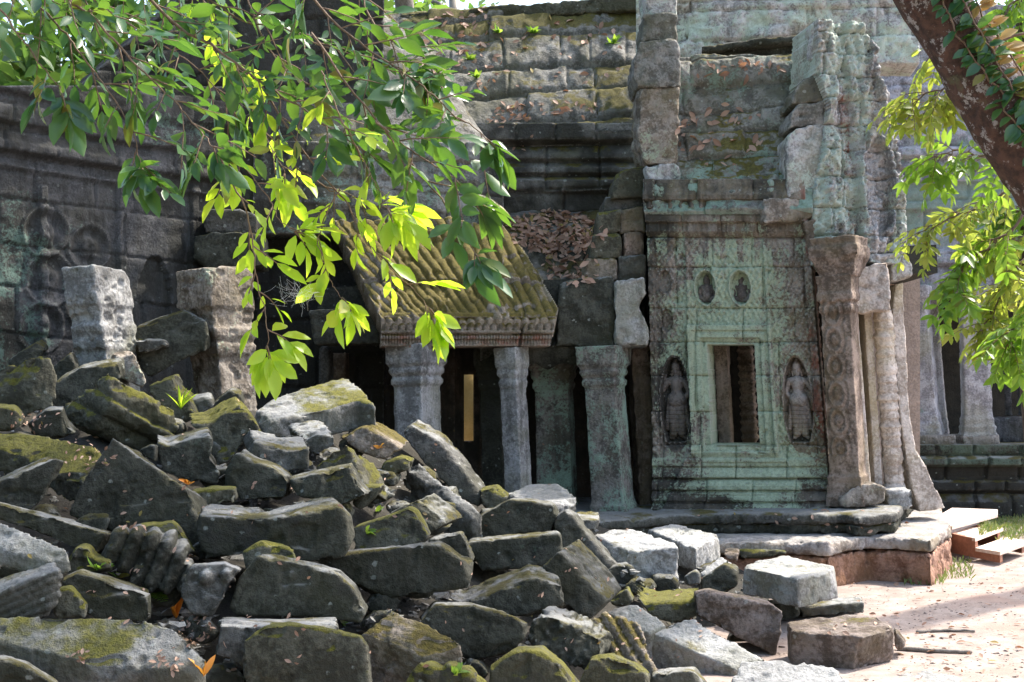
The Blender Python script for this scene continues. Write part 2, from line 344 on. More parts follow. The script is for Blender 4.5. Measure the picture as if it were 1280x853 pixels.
# ================================================================== ground and platform
def ground():
    xs = np.concatenate([np.linspace(-80, -6, 12), np.linspace(-5.6, 9, 150), np.linspace(9.5, 80, 14)])
    ys = np.concatenate([np.linspace(-60, 4, 14), np.linspace(4.4, 19, 150), np.linspace(19.5, 200, 20)])
    X, Y = np.meshgrid(xs, ys); Q = np.stack([X, Y, 0 * X], -1)
    Z = .035 * fbm(Q * .6, 3, 3) + .012 * fbm(Q * 3.1, 8, 3) - .02
    V = np.stack([X, Y, Z], -1).reshape(-1, 3); h, k = X.shape; I = np.arange(h * k).reshape(h, k)
    Fc = np.stack([I[:-1, :-1], I[:-1, 1:], I[1:, 1:], I[1:, :-1]], -1).reshape(-1, 4)
    b = NB('sandy_ground'); tc = b.n('ShaderNodeTexCoord').outputs['Object']
    n1 = b.noise(tc, .7, 6, .6); n2 = b.noise(tc, 5, 8, .7); n3 = b.noise(tc, 55, 4, .6)
    c = b.mix(b.mr(n2, .38, .62), (.24, .185, .155), (.33, .27, .235)); c = b.mix(b.mr(n1, .5, .68), c, (.27, .185, .145))
    c = b.mix(b.mr(n3, .60, .68), c, (.17, .12, .09))
    hs = b.n('ShaderNodeVectorMath', _operation='SCALE', i0=c, Scale=b.math('ADD', b.math('MULTIPLY', n3, .4), .75)).outputs[0]
    bp = b.n('ShaderNodeBump', Strength=.5, Distance=.02, Height=b.math('ADD', n2, b.math('MULTIPLY', n3, .5))).outputs[0]
    sh = b.n('ShaderNodeBsdfPrincipled', Base__Color=hs, Roughness=.95, Normal=bp); b.n('ShaderNodeOutputMaterial', Surface=sh.outputs[0])
    o = obj('ground', V, Fc, b.m, origin=(0, 0, 0)); o['kind'] = 'structure'
ground()
g0 = PZ(1055, 729, 0); DG = (g0 - CAM) @ _f
ZA = P(1055, 676, DG)[2]
def onz(pts, z): return np.array([PZ(x, y, z) for x, y in pts])
plat = thing('stone_platform', 'two tiered laterite and sandstone base under the carved wall with the window', 'platform', g0)
A = onz([(1190, 656), (1163, 675), (1120, 671), (1086, 670), (1035, 678), (985, 676), (905, 678), (800, 690), (640, 700)], ZA)
A = np.vstack([A, [[A[-1][0], 15, ZA], [5.2, 15, ZA]]])
Va, Fa = prism(A, (0, 0, -.13)); stone('upper_tier', Va, Fa, M['plat'], plat, .03, 1.0, 3, 0)
A2 = A.copy(); A2[:, 1] += .03; A2[:, 2] = ZA - .125
def lat(V, N):
    x, y, d = proj(V); return -.03 * (1 - sstep(.006, .025, np.abs(((V[:, 0] + .1 * V[:, 1] + .25 * (V[:, 2] > .12)) % .52) - .03))) - .03 * (1 - sstep(.005, .02, np.abs(V[:, 2] - .12))) + .02 * fbm(V * 4, 4, 2)
Va, Fa = prism(A2, (0, 0, -ZA - .02)); stone('laterite_course', Va, Fa, M['later'], plat, .03, 1.4, 3, 0, hf=lat)
ZB = P(1055, 642, DG + .45)[2]
Bt = onz([(1127, 633), (1122, 640), (1072, 645), (1055, 641), (1030, 643), (960, 642), (870, 642), (815, 646), (700, 655)], ZB)
Bt = np.vstack([Bt, [[Bt[-1][0], 14.6, ZB], [4.9, 14.6, ZB]]])
Va, Fa = prism(Bt, (0, 0, -.11)); stone('step_slab', Va, Fa, M['grey'], plat, .025, .8, 3, 0)
B2 = Bt.copy(); B2[:, 1] += .06; B2[:, 2] = ZB - .105
Va, Fa = prism(B2, (0, 0, -(ZB - ZA) + .10)); stone('step_course', Va, Fa, M['dark'], plat, .03, .8, 3, 0)
# ================================================================== shared pieces
def pillar(name, top, bot, d, wpx, pr, mat, parent, yaw=30, db=None, voxel=.014, amp=.30, cuts=0, hf=None, wear=2, deep=1.0):
    T = P(top[0], top[1], d); Bo = P(bot[0], bot[1], db or d); yw = rad(yaw)
    a = wpx * d / F / (math.cos(yw) + deep * math.sin(yw)) / 2
    e1 = np.array([math.cos(yw), -math.sin(yw), 0]); e2 = np.array([math.sin(yw), math.cos(yw), 0]) * deep
    V, Fc = [], []
    for t, s in pr:
        c = Bo + (T - Bo) * t; q = .06 * a
        for sx, sy in ((-1, -1), (1, -1), (1, 1), (-1, 1)): V.append(c + s * a * (sx * e1 + sy * e2))
    n = len(pr); Fc = [(3, 2, 1, 0), tuple(4 * (n - 1) + i for i in range(4))]
    for i in range(n - 1):
        for j in range(4): Fc.append((4 * i + j, 4 * i + (j + 1) % 4, 4 * i + 4 + (j + 1) % 4, 4 * i + 4 + j))
    return stone(name, np.array(V), Fc, mat, parent, voxel, amp, wear, cuts, hf)
COLPR = [(0, .95), (.04, .95), (.05, .88), (.08, .90), (.09, .84), (.12, .80), (.70, .76), (.765, .75), (.77, .84), (.80, .87), (.805, .79), (.825, .79), (.83, .88), (.855, .93), (.86, .86), (.875, .90), (.89, .98), (.895, 1.0), (1, 1.0)]
def carve(amp, fx, fy, seed):          # scroll carving as real relief
    def f(V, N):
        x, y, d = proj(V); return amp * (np.sin(x / fx + 1.5 * np.sin(y / fy)) * np.sin(y / fy * 1.3) + .7 * fb2(x, y, fx * 1.3, seed, 3))
    return f
# ================================================================== left enclosure wall
PW = vplane(0, 11.4, 285, 13.4, 300)
lw = thing('enclosure_wall', 'tall dark weathered wall with moulded cornice behind the two broken pillars', 'wall', onplane(np.array(140.), np.array(520.), *PW))
def hlw(X, Y):
    y = Y - .17 * (X - 130) * (500 - Y) / 330
    H = prof(y, [(60, .16), (112, .16), (114, .20), (140, .18), (146, .10), (160, .15), (176, .15), (180, .08), (196, .10), (200, .13), (208, .13), (212, .04), (222, .04), (226, .07), (232, .02), (560, .0)])
    for cx in (52, 150, 240):
        H += .05 * (np.abs(X - cx) < 5) * (Y > 232)
    a = ell(X, Y, 192, 390, 22, 70); H -= .07 * (a < 1) - .05 * dome(ell(X, Y, 190, 395, 9, 30))
    for sx, sy, r in ((55, 290, 26), (60, 350, 28), (50, 410, 26), (110, 310, 24), (105, 380, 24)):
        e = ell(X, Y, sx, sy, r, r * 1.1); H += .025 * np.sin(e * 7) * (e < 1.15)
    H += courses(X, Y, [60, 112, 146, 180, 212, 262, 318, 372, 430, 490], .12, 130, 4, 50, 90, 1.0, .02, .008)
    return H + .02 * fb2(X, Y, 14, 3, 4)
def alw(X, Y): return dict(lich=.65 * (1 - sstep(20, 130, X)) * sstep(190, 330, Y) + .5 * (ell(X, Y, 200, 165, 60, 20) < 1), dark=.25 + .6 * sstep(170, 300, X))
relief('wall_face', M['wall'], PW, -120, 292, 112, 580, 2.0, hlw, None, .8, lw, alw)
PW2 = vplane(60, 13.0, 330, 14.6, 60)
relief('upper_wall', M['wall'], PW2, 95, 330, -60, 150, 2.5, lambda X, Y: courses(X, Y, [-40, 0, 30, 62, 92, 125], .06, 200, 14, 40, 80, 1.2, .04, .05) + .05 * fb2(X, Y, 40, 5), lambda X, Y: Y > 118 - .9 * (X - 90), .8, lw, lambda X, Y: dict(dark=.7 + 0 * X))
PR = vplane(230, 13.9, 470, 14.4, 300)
relief('recess_wall', M['wall'], PR, 225, 480, -30, 560, 2.5, lambda X, Y: courses(X, Y, list(range(-20, 560, 42)), 0, 300, 9, 45, 80, 1.2, .03, .03), None, .5, lw, lambda X, Y: dict(dark=.9 + 0 * X))  # dark tone puts the deep shade of the recess into the colour
for poly, dd, mt in (([(240, 292), (262, 288), (330, 290), (330, 333), (256, 335), (238, 322)], 12.6, 'dark'), ([(252, 262), (300, 260), (322, 268), (322, 291), (256, 292)], 12.7, 'grey'), ([(205, 150), (330, 140), (330, 262), (250, 262)], 13.4, 'dark')):
    p0, n = vplane(230, dd, 330, dd + .1, 300); pts = onplane(np.array([p[0] for p in poly], float), np.array([p[1] for p in poly], float), p0, n)
    stone('corbel_stone', *prism(pts, -n * .7), M[mt], lw, .025)
# ================================================================== gallery with columns
gal = thing('temple_gallery', 'low columned gallery with mossy ribbed porch roof and vaulted roof behind', 'temple', P(600, 640, 12.6))
PG = vplane(480, 12.35, 812, 12.75, 430)
def rib(X, Y):
    X = X + 2.2 * fb2(X, Y, 26, 14, 3); dy = 400 - Y; xb = (X + dy * 2.0876) / (1 + .0024 * dy); ph = (xb % 11.4) / 11.4
    H = .034 * np.sqrt(np.clip(np.sin(ph * math.pi), 0, 1)) * 1.25
    H += .03 * sstep(300, 354, Y) * (Y < 354) + .03 * sstep(354, 400, Y) * (Y >= 354) - .02
    k = np.floor(xb / 22.8) + 5 * (Y > 354); H += .016 * (np.mod(k * 7.3, 3) - 1) - .03 * sstep(.2, .4, fb2(X, Y, 22, 17, 3))
    H -= .03 * (1 - sstep(.4, 1.4, np.abs(Y - 354)))
    return H + .022 * fb2(X, Y, 9, 6, 4)
p3 = plane3(P(480, 402, 12.25), P(690, 402, 12.5), P(600, 292, 13.35))
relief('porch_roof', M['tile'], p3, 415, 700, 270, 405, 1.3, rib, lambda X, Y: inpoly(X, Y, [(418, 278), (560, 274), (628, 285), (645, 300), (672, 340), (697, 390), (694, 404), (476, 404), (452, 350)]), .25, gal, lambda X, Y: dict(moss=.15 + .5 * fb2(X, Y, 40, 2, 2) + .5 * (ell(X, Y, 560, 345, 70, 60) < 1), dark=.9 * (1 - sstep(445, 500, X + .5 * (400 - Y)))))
def hcor(X, Y):
    H = prof(Y, [(390, .10), (394, .13), (398, .14), (399, .10), (413, .09), (414, .12), (417, .12), (418, .06), (421, .09), (424, .09), (425, .05), (433, .05)])
    ph = ((X - 478) % 9.5) / 9.5; band = (Y > 399) & (Y < 414)
    H += band * .035 * dome(np.clip(np.sqrt(((ph - .5) * 2.3) ** 2 + ((Y - 409) / 9) ** 2), 0, 1))
    ph2 = (X % 3.6) / 3.6; H += ((Y > 418) & (Y < 431)) * .01 * np.sin(ph2 * 6.28)
    H -= .06 * (1 - sstep(.7, 2.2, np.abs(X - 652 + .1 * (Y - 400))))
    return H + .012 * fb2(X, Y, 10, 8, 3)
relief('cornice', M['tile'], PG, 476, 694, 392, 433, 1.0, hcor, lambda X, Y: X < 693 - .15 * (Y - 392), .5, gal, lambda X, Y: dict(moss=.6 * (1 - sstep(408, 418, Y)) - .1, red=.5 * sstep(412, 420, Y)))
def slab_px(name, poly, d, vec, mat, parent, gx=0.0, voxel=.022, amp=1.0, cuts=2, hf=None, plane=None, wear=3):
    poly = np.asarray(poly, float); cx = poly[:, 0].mean()
    p0, n = plane or vplane(cx - 50, d - gx * .5, cx + 50, d + gx * .5, poly[:, 1].mean())
    pts = onplane(poly[:, 0], poly[:, 1], p0, n); v = -n * vec if np.isscalar(vec) else np.asarray(vec, float)
    return stone(name, *prism(pts, v), mat, parent, voxel, amp, wear, cuts, hf)
slab_px('architrave', [(385, 388), (440, 384), (480, 396), (482, 430), (392, 431)], 12.6, .5, M['dark'], gal)
slab_px('architrave', [(470, 340), (486, 392), (486, 431), (545, 430), (545, 400), (500, 398), (478, 330)], 12.55, .4, M['moss'], gal)
slab_px('architrave', [(545, 402), (692, 404), (692, 434), (545, 434)], 12.75, .35, M['dark'], gal)
slab_px('corner_block', [(700, 352), (722, 346), (768, 345), (770, 405), (768, 434), (694, 434), (697, 390)], 12.8, .9, M['dark'], gal)
slab_px('corner_block', [(768, 350), (806, 346), (808, 366), (800, 380), (806, 398), (813, 410), (812, 433), (768, 434)], 12.72, .6, M['column'], gal, hf=carve(.008, 5, 7, 3))
for i, (poly, mt) in enumerate([([(772, 212), (806, 206), (806, 246), (762, 250)], 'moss'), ([(757, 245), (806, 243), (806, 268), (752, 272)], 'grey'), ([(747, 265), (776, 262), (775, 291), (747, 295)], 'moss'), ([(775, 262), (807, 256), (808, 291), (775, 293)], 'tile'),
        ([(741, 293), (778, 290), (778, 322), (737, 325)], 'moss'), ([(778, 290), (806, 288), (806, 320), (778, 322)], 'brown'), ([(733, 322), (772, 322), (772, 350), (728, 354)], 'tile'), ([(772, 320), (808, 318), (808, 352), (772, 352)], 'grey')]):
    slab_px('stepped_stone', poly, 12.85 + .12 * (i % 2) + .04 * (8 - i), .9, M[mt], gal)
sl = plane3(P(620, 420, 13.0), P(770, 420, 13.0), P(700, 268, 15.0))
relief('gutter', M['dark'], sl, 600, 790, 262, 430, 2, lambda X, Y: .12 * fb2(X, Y, 30, 4, 4) + .1 * dome(np.clip(ell(X, Y, 715, 305, 18, 22), 0, 1)), None, .3, gal)
# columns
LB = 648
pillar('column', (520, 431), (525, LB), 12.6, 77, COLPR, M['column'], gal, 31)
pillar('column', (639, 434), (650, LB), 12.65, 45, COLPR, M['column'], gal, 33)
pillar('column', (616, 436), (624, LB), 13.15, 50, COLPR, M['dark'], gal, 24)
pillar('column', (691, 437), (698, LB), 13.6, 66, COLPR, M['colgreen'], gal, 12)
pillar('column', (752, 433), (768, LB), 12.85, 70, COLPR, M['colgreen'], gal, 24)
slab_px('column', [(788, 432), (812, 430), (822, 640), (800, 645)], 13.2, .5, M['brown'], gal)
slab_px('column', [(398, 432), (412, 432), (408, 560), (400, 560)], 13.3, .4, M['grey'], gal)
slab_px('column', [(412, 440), (432, 440), (432, 570), (412, 570)], 13.9, .4, M['brown'], gal)
PB = vplane(380, 14.9, 830, 15.1, 500)
def hb(X, Y):
    H = .05 * np.sin(X / 4.5) * ((X < 515) | ((X > 545) & (X < 585))) * .6 + .08 * (np.abs(X - 560) < 9) + .06 * (np.abs(X - 604) < 5)
    return H + .05 * dome(np.clip(ell(X, Y, 530, 505, 9, 45), 0, 1)) + .02 * fb2(X, Y, 12, 4)
relief('back_wall', M['brown'], PB, 370, 840, 380, 690, 2, hb, lambda X, Y: ~((X > 579) & (X < 593) & (Y > 468) & (Y < 552)), .25, gal, lambda X, Y: dict(dark=.5 + 0 * X))
ochre = plain_mat('ochre_plaster', (.50, .33, .10), (.62, .44, .16), 6)
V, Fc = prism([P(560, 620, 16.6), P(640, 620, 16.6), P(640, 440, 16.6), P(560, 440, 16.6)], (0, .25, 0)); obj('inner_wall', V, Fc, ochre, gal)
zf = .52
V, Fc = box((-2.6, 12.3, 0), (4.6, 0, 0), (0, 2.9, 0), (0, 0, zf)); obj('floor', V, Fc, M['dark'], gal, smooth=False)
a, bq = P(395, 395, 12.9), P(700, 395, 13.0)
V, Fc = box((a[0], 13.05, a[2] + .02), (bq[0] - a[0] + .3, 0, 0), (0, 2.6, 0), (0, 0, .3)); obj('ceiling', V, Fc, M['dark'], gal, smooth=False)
# vault on the left and back roof
pv = plane3(P(420, 258, 13.75), P(625, 258, 14.1), P(470, 15, 15.6))
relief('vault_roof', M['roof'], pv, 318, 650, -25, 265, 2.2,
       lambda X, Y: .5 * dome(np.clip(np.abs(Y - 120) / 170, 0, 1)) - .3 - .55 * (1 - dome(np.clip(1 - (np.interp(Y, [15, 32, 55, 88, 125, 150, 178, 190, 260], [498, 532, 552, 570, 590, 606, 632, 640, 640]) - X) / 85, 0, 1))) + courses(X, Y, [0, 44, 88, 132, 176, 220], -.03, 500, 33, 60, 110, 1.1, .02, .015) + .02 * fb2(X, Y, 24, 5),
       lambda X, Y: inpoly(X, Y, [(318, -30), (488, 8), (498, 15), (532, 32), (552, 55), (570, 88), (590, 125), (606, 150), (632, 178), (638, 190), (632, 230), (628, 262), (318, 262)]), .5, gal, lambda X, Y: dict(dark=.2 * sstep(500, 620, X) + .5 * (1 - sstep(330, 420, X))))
pe = vplane(320, 13.55, 630, 13.85, 250)
def he(X, Y):
    y = Y - .06 * (X - 500)
    H = prof(y, [(180, .0), (186, .05), (196, .06), (200, .03), (212, .05), (222, .08), (228, .05), (240, .09), (256, .12), (262, .14), (268, .10), (282, .04), (292, .0)])
    return H + .02 * np.sin(X / 2.6) * ((y > 200) & (y < 222)) + .02 * fb2(X, Y, 10, 3, 4) + courses(X, Y, [200, 240], .06, 500, 4, 50, 80, 1, .03, .01)
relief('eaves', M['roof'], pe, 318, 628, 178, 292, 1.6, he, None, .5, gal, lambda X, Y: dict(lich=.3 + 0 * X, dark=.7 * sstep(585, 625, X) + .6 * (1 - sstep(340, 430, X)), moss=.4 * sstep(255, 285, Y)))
pb = plane3(P(600, 168, 15.2), P(812, 168, 15.0), P(690, 18, 16.7))
def hbr(X, Y):
    H = courses(X, Y, [-12, 18, 44, 84, 114, 150], -.055, 700, 21, 34, 90, 1.0, .05, .035, 4.0, .55) + .10 * sstep(150, 168, Y)
    yy = Y + .055 * (X - 700); k = np.interp(yy, [18, 44, 84, 114, 150, 170], [0, 1, 2, 3, 4, 5]) % 1
    return H + .035 * np.sqrt(np.clip(np.sin(k * math.pi), 0, 1)) + .05 * fb2(X, Y, 16, 6, 4)
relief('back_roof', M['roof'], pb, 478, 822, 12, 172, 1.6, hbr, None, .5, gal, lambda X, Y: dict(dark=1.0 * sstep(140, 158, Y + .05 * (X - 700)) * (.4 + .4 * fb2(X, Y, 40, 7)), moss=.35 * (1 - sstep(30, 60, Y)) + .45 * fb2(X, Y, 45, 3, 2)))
pw = vplane(600, 15.25, 820, 15.05, 220)
relief('upper_wall', M['roof'], pw, 590, 822, 158, 290, 1.6, lambda X, Y: prof(Y, [(158, .2), (178, .2), (182, .06), (194, .14), (200, .14), (204, .05), (212, .16), (218, .16), (222, .07), (228, .2), (240, .2), (244, .08), (290, .05)]) + courses(X, Y, [182, 240, 268], -.03, 700, 23, 45, 80, 1.2, .04, .03), None, .4, gal, lambda X, Y: dict(dark=.35 + .7 * fb2(X, Y, 40, 5), lich=-.3, moss=.1 + .5 * fb2(X, Y, 30, 9)))
slab_px('ridge', [(582, 9), (700, 1), (810, -6), (810, 12), (700, 19), (582, 26)], 16.6, .5, M['moss'], gal, -.2)
slab_px('ridge', [(500, 16), (545, 13), (582, 19), (582, 30), (535, 28), (500, 25)], 16.9, .5, M['moss'], gal)
# ================================================================== pavilion with the window
pav = thing('temple_pavilion', 'green lichened pavilion with carved goddess reliefs beside its small square window', 'temple', P(930, 640, 12.6))
PV = vplane(815, 12.95, 1040, 12.35, 430)
def xl(Y): return 812 + (Y - 270) * .027
def xr(Y): return 1007 + (Y - 270) * .078
def UU(X, Y): return (X - xl(Y)) / (xr(Y) - xl(Y)) * 210
CORN = [(225, .10), (238, .12), (246, .15), (252, .15), (254, .09), (262, .11), (266, .06), (272, .10), (278, .10), (280, .04), (290, .05), (296, .0), (560, .0), (572, .02), (574, .05), (582, .05), (584, .02), (592, .06), (596, .07), (598, .04), (604, .09), (611, .09), (613, .05), (619, .11), (625, .13), (628, .08), (634, .15), (660, .15)]
def hfac(X, Y):
    U = UU(X, Y); dq = np.maximum.reduce([70 - U, U - 131, 431 - Y, Y - 556]); H = prof(Y, CORN)
    top = sstep(296, 306, Y) * (1 - sstep(560, 575, Y))
    H += top * (.07 * (dq < 24) - .02 * (dq < 18) + .012 * (dq < 14) - .035 * (dq < 8))
    wx = np.interp(Y, [556, 640], [24, 62]); cxu = 100.5
    H += .05 * ((np.abs(U - cxu) < 31 + wx) & (Y > 556)) * (1 - .3 * (np.sin((Y - 556) / 3.2) > .3))
    for a, b, h in ((-3, 5, .05), (46, 50, .025), (150, 154, .025), (203, 213, .05)): H += top * h * ((U > a) & (U < b))
    fret = np.sin(U * .85 + 2.2 * fb2(U, Y, 14, 23, 2)) * np.sin(Y * .5 + 2.2 * fb2(U, Y, 12, 29, 2)) + 1.1 * fb2(X, Y, 5, 7, 3)
    H += top *   .008 * fret * (dq > 24) + .007 * top * (dq > 24) * fb2(U, Y, 3.2, 19, 2)
    for cu in (71, 117):
        a = ell(U, Y, cu, 360, 13, 20); H -= .09 * (a < 1); H += .025 * np.exp(-((a - 1.12) / .1) ** 2)
    for cu, yy in ((18, 352), (19, 400)):
        a = ell(U, Y, cu, yy, 8, 14); H -= .06 * (a < 1)
    for cu in (26, 182):
        a = ell(U, Y, cu, 505, 18, 58); H -= .13 * ((a < 1) & (Y < 553)); H += .012 * np.exp(-((a - 1.08) / .06) ** 2) * (Y < 553)
    H += .02 * np.sin(U / 2.2) * ((Y > 254) & (Y < 266)) + .02 * (np.mod(U, 26) < 14) * ((Y > 278) & (Y < 296))
    H += courses(X, Y, [265, 297, 334, 385, 428, 470, 515, 557, 598, 626], .0, 900, 44, 40, 70, .9, .018, .008, 1.2)
    H -= .03 * sstep(.35, .55, fb2(X, Y, 18, 12, 3)) * (top > .5)
    return H + .013 * fb2(X, Y, 9, 3, 4)
def afac(X, Y):
    U = UU(X, Y); l = 1.15 * np.exp(-((U - 100) / 75) ** 2) * sstep(255, 330, Y) * (1 - .7 * sstep(600, 640, Y)) + .45 * sstep(560, 600, Y) * (U > 120)
    d = .6 * (1 - sstep(.9, 1.25, ell(U, Y, 26, 500, 22, 62))) + .5 * (ell(U, Y, 71, 360, 17, 26) < 1) + .5 * (ell(U, Y, 117, 360, 17, 26) < 1) + .35 * sstep(565, 600, Y) + .3 * (1 - sstep(5, 45, U)) + .12 * (Y < 300)
    for cu in (26, 182): l = l - .9 * (ell(U, Y, cu, 505, 19, 58) < 1.05)
    return dict(lich=l + .25 * fb2(X, Y, 30, 3) - .35 * (np.mod(U, 23) < 8) * (Y < 350), dark=d, red=.5 * sstep(185, 205, U))
wall = relief('front_wall', M['facade'], PV, 800, 1050, 226, 660, .85, hfac, lambda X, Y: (UU(X, Y) > -4) & (UU(X, Y) < 213) & ~((UU(X, Y) > 70) & (UU(X, Y) < 131) & (Y > 431) & (Y < 556)), .45, pav, afac)
def cap(x, y, x0, y0, x1, y1, r0, r1):
    dx, dy = x1 - x0, y1 - y0; t = np.clip(((x - x0) * dx + (y - y0) * dy) / (dx * dx + dy * dy + 1e-9), 0, 1)
    r = r0 + (r1 - r0) * t; q = np.sqrt((x - x0 - t * dx) ** 2 + (y - y0 - t * dy) ** 2) / r
    return r * dome(np.clip(q, 0, 1))
def goddess(x, y, m=1):
    x = x * m
    S = [(0, .01, 0, .09, .022, .05), (0, .08, 0, .10, .058, .062), (0, .15, 0, .16, .056, .05), (-.058, .15, -.06, .2, .014, .012), (.058, .15, .06, .2, .014, .012), (0, .2, 0, .24, .03, .035),
         (-.07, .27, .07, .27, .055, .055), (0, .28, 0, .38, .085, .07), (-.045, .325, -.045, .326, .042, .042), (.045, .325, .045, .326, .042, .042), (0, .38, 0, .47, .068, .10), (-.03, .5, .03, .5, .10, .10),
         (-.05, .52, -.055, .90, .072, .055), (.05, .52, .055, .90, .072, .055), (0, .5, 0, .86, .06, .05), (-.1, .52, -.15, .84, .03, .035), (.1, .52, .14, .84, .03, .035), (-.055, .91, -.09, .955, .04, .026), (.055, .91, .09, .955, .04, .026),
         (-.115, .27, -.165, .40, .042, .032), (-.165, .40, -.09, .50, .032, .026), (-.09, .5, -.07, .54, .03, .022), (.115, .27, .185, .37, .042, .032), (.185, .37, .165, .24, .03, .024), (.165, .24, .155, .2, .03, .022)]
    h = np.zeros_like(x)
    for s in S: h = np.maximum(h, cap(x, y, *s))
    h -= .010 * (np.abs(np.sin(y * 60)) < .35) * (y > .55) * (h > .02)
    h -= .012 * (np.abs(np.abs(x) - .022) < .012) * (np.abs(y - .145) < .008) + .01 * (np.abs(x) < .02) * (np.abs(y - .178) < .006); h += .02 * cap(x, y, 0, .14, 0, .162, .012, .014) / .014 * .5
    return h
def buddha(x, y):
    S = [(0, .06, 0, .1, .06, .1), (0, .2, 0, .26, .13, .13), (-.16, .47, .16, .47, .12, .12), (0, .5, 0, .72, .2, .22), (-.26, .5, -.3, .72, .08, .07), (.26, .5, .3, .72, .08, .07), (-.32, .86, .32, .86, .13, .13), (-.1, .78, .1, .78, .09, .09)]
    h = np.zeros_like(x)
    for s in S: h = np.maximum(h, cap(x, y, *s))
    return h
def figure(name, cu, ytop, hpx, fn, scale, base, mat, label):
    k = 225 / 210
    def xy(X, Y): return (UU(X, Y) - cu) * k / hpx, (Y - ytop) / hpx
    def hf(X, Y): return base + scale * fn(*xy(X, Y)) + .004 * fb2(X, Y, 3, 8, 3)
    o = relief(name, mat, PV, *[int(v) for v in (xl(ytop) + cu - hpx * .5, xl(ytop) + cu + hpx * .55)], ytop, ytop + hpx, .5 if hpx > 60 else .45, hf, lambda X, Y: fn(*xy(X, Y)) > .004, .12, wall)
    if label: o['label'] = label
    return o
M['fig'] = stone_mat('carved_figure_sandstone', (.24, .20, .17), (.33, .29, .26), dk=.30, streak=.1, li=.12, lich=(.30, .42, .33), spots=.2, mo=.0)
M['figd'] = stone_mat('blackened_figure_sandstone', (.11, .09, .08), (.20, .17, .15), dk=.5, streak=.2, li=.12, lich=(.2, .3, .24), spots=.2, mo=.0)
figure('carved_goddess', 182, 449, 103, goddess, 1.0, -.11, M['fig'], 'standing goddess carved in the niche right of the window')
figure('carved_goddess', 26, 449, 103, lambda x, y: goddess(x, y, -1), .85, -.11, M['figd'], 'blackened standing goddess carved in the niche left of the window')
for cu in (71, 117): figure('carved_seated_figure', cu, 343, 35, buddha, .25, -.09, M['figd'], None)
# window reveal, posts and dark room behind
def winpt(U, Y, dep): x = xl(Y) + U / 210 * (xr(Y) - xl(Y)); return onplane(np.array(float(x)), np.array(float(Y)), *PV) - PV[1] * dep
nv = PV[1]
for (u0, u1, dep, mt) in ((70, 88, .42, 'brown'), (92, 112, .95, 'brown')):
    q = [winpt(u0, 560, dep), winpt(u1, 560, dep), winpt(u1, 428, dep), winpt(u0, 428, dep)]
    stone('window_post', *prism(q, -nv * .2), M[mt], pav, .018, .5, 1, 0, hf=(lambda V, N: .012 * np.sin(V[:, 2] * 70)) if u0 > 90 else None)
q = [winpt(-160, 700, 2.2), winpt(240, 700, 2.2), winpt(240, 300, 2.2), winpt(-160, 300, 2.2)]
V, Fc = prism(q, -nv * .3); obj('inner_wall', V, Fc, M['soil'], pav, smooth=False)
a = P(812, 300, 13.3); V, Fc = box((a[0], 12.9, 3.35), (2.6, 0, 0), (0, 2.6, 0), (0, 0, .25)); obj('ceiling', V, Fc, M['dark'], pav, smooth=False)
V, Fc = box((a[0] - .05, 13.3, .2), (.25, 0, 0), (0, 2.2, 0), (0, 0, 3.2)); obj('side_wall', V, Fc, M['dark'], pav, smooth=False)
slab_px('corner_block', [(793, 215), (838, 215), (842, 445), (797, 445)], 13.55, .5, M['dark'], pav)
# roof of the pavilion
prf = plane3(P(815, 262, 12.95), P(1012, 262, 12.42), P(905, 80, 13.55))
def hprf(X, Y):
    H = courses(X, Y, [76, 110, 139, 164, 196, 226, 250], -.06, 900, 52, 46, 110, .9, .035, .025, 4, .5)
    yy = Y + .06 * (X - 900); r = ((X + 6) % 24) / 24
    H += .10 * np.sqrt(np.clip(1 - ((yy - 92) / 19) ** 2, 0, 1)) + .07 * dome(np.clip(np.sqrt(((r - .5) * 2.4) ** 2 + ((yy - 242) / 15) ** 2), 0, 1)) * (yy > 224)
    return H + .09 * sstep(222, 228, yy) + .05 * fb2(X, Y, 16, 4, 4)
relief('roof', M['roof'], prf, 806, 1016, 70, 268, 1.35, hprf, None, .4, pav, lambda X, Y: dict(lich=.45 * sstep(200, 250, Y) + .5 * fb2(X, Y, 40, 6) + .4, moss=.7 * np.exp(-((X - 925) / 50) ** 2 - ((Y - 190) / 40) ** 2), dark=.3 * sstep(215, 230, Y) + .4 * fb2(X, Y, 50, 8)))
slab_px('ridge', [(876, 57), (1012, 40), (1013, 50), (876, 67)], 13.75, .5, M['dark'], pav, -.2, cuts=0)
slab_px('ridge', [(878, 64), (1012, 48), (1012, 70), (876, 82)], 13.9, .5, M['dark'], pav, -.2, cuts=0)
for poly, mt, dd in (([(806, -30), (846, -30), (848, 20), (808, 20)], 'cyan', 13.2), ([(803, 17), (848, 14), (848, 52), (803, 52)], 'roof', 13.1), ([(800, 52), (830, 46), (850, 50), (852, 109), (796, 109), (790, 90), (793, 66)], 'roof', 13.0), ([(797, 109), (850, 107), (850, 150), (848, 206), (808, 206), (798, 180)], 'facade', 13.0), ([(806, 205), (850, 204), (850, 236), (810, 238)], 'cyan', 12.95), ([(808, 236), (852, 234), (850, 266), (812, 266)], 'roof', 12.9)):
    slab_px('edge_stone', poly, dd, .7, M[mt], pav, hf=carve(.012, 6, 8, 2))
PU = vplane(800, 14.9, 1160, 14.4, 30)
relief('upper_wall', M['cyan'], PU, 795, 1150, -60, 80, 2, lambda X, Y: courses(X, Y, [-40, 2, 14, 50], -.03, 900, 71, 90, 190, 1.0, .03, .03) + .08 * fb2(X, Y, 16, 9, 5, .6), None, .6, pav, lambda X, Y: dict(lich=.2 + 0 * X))
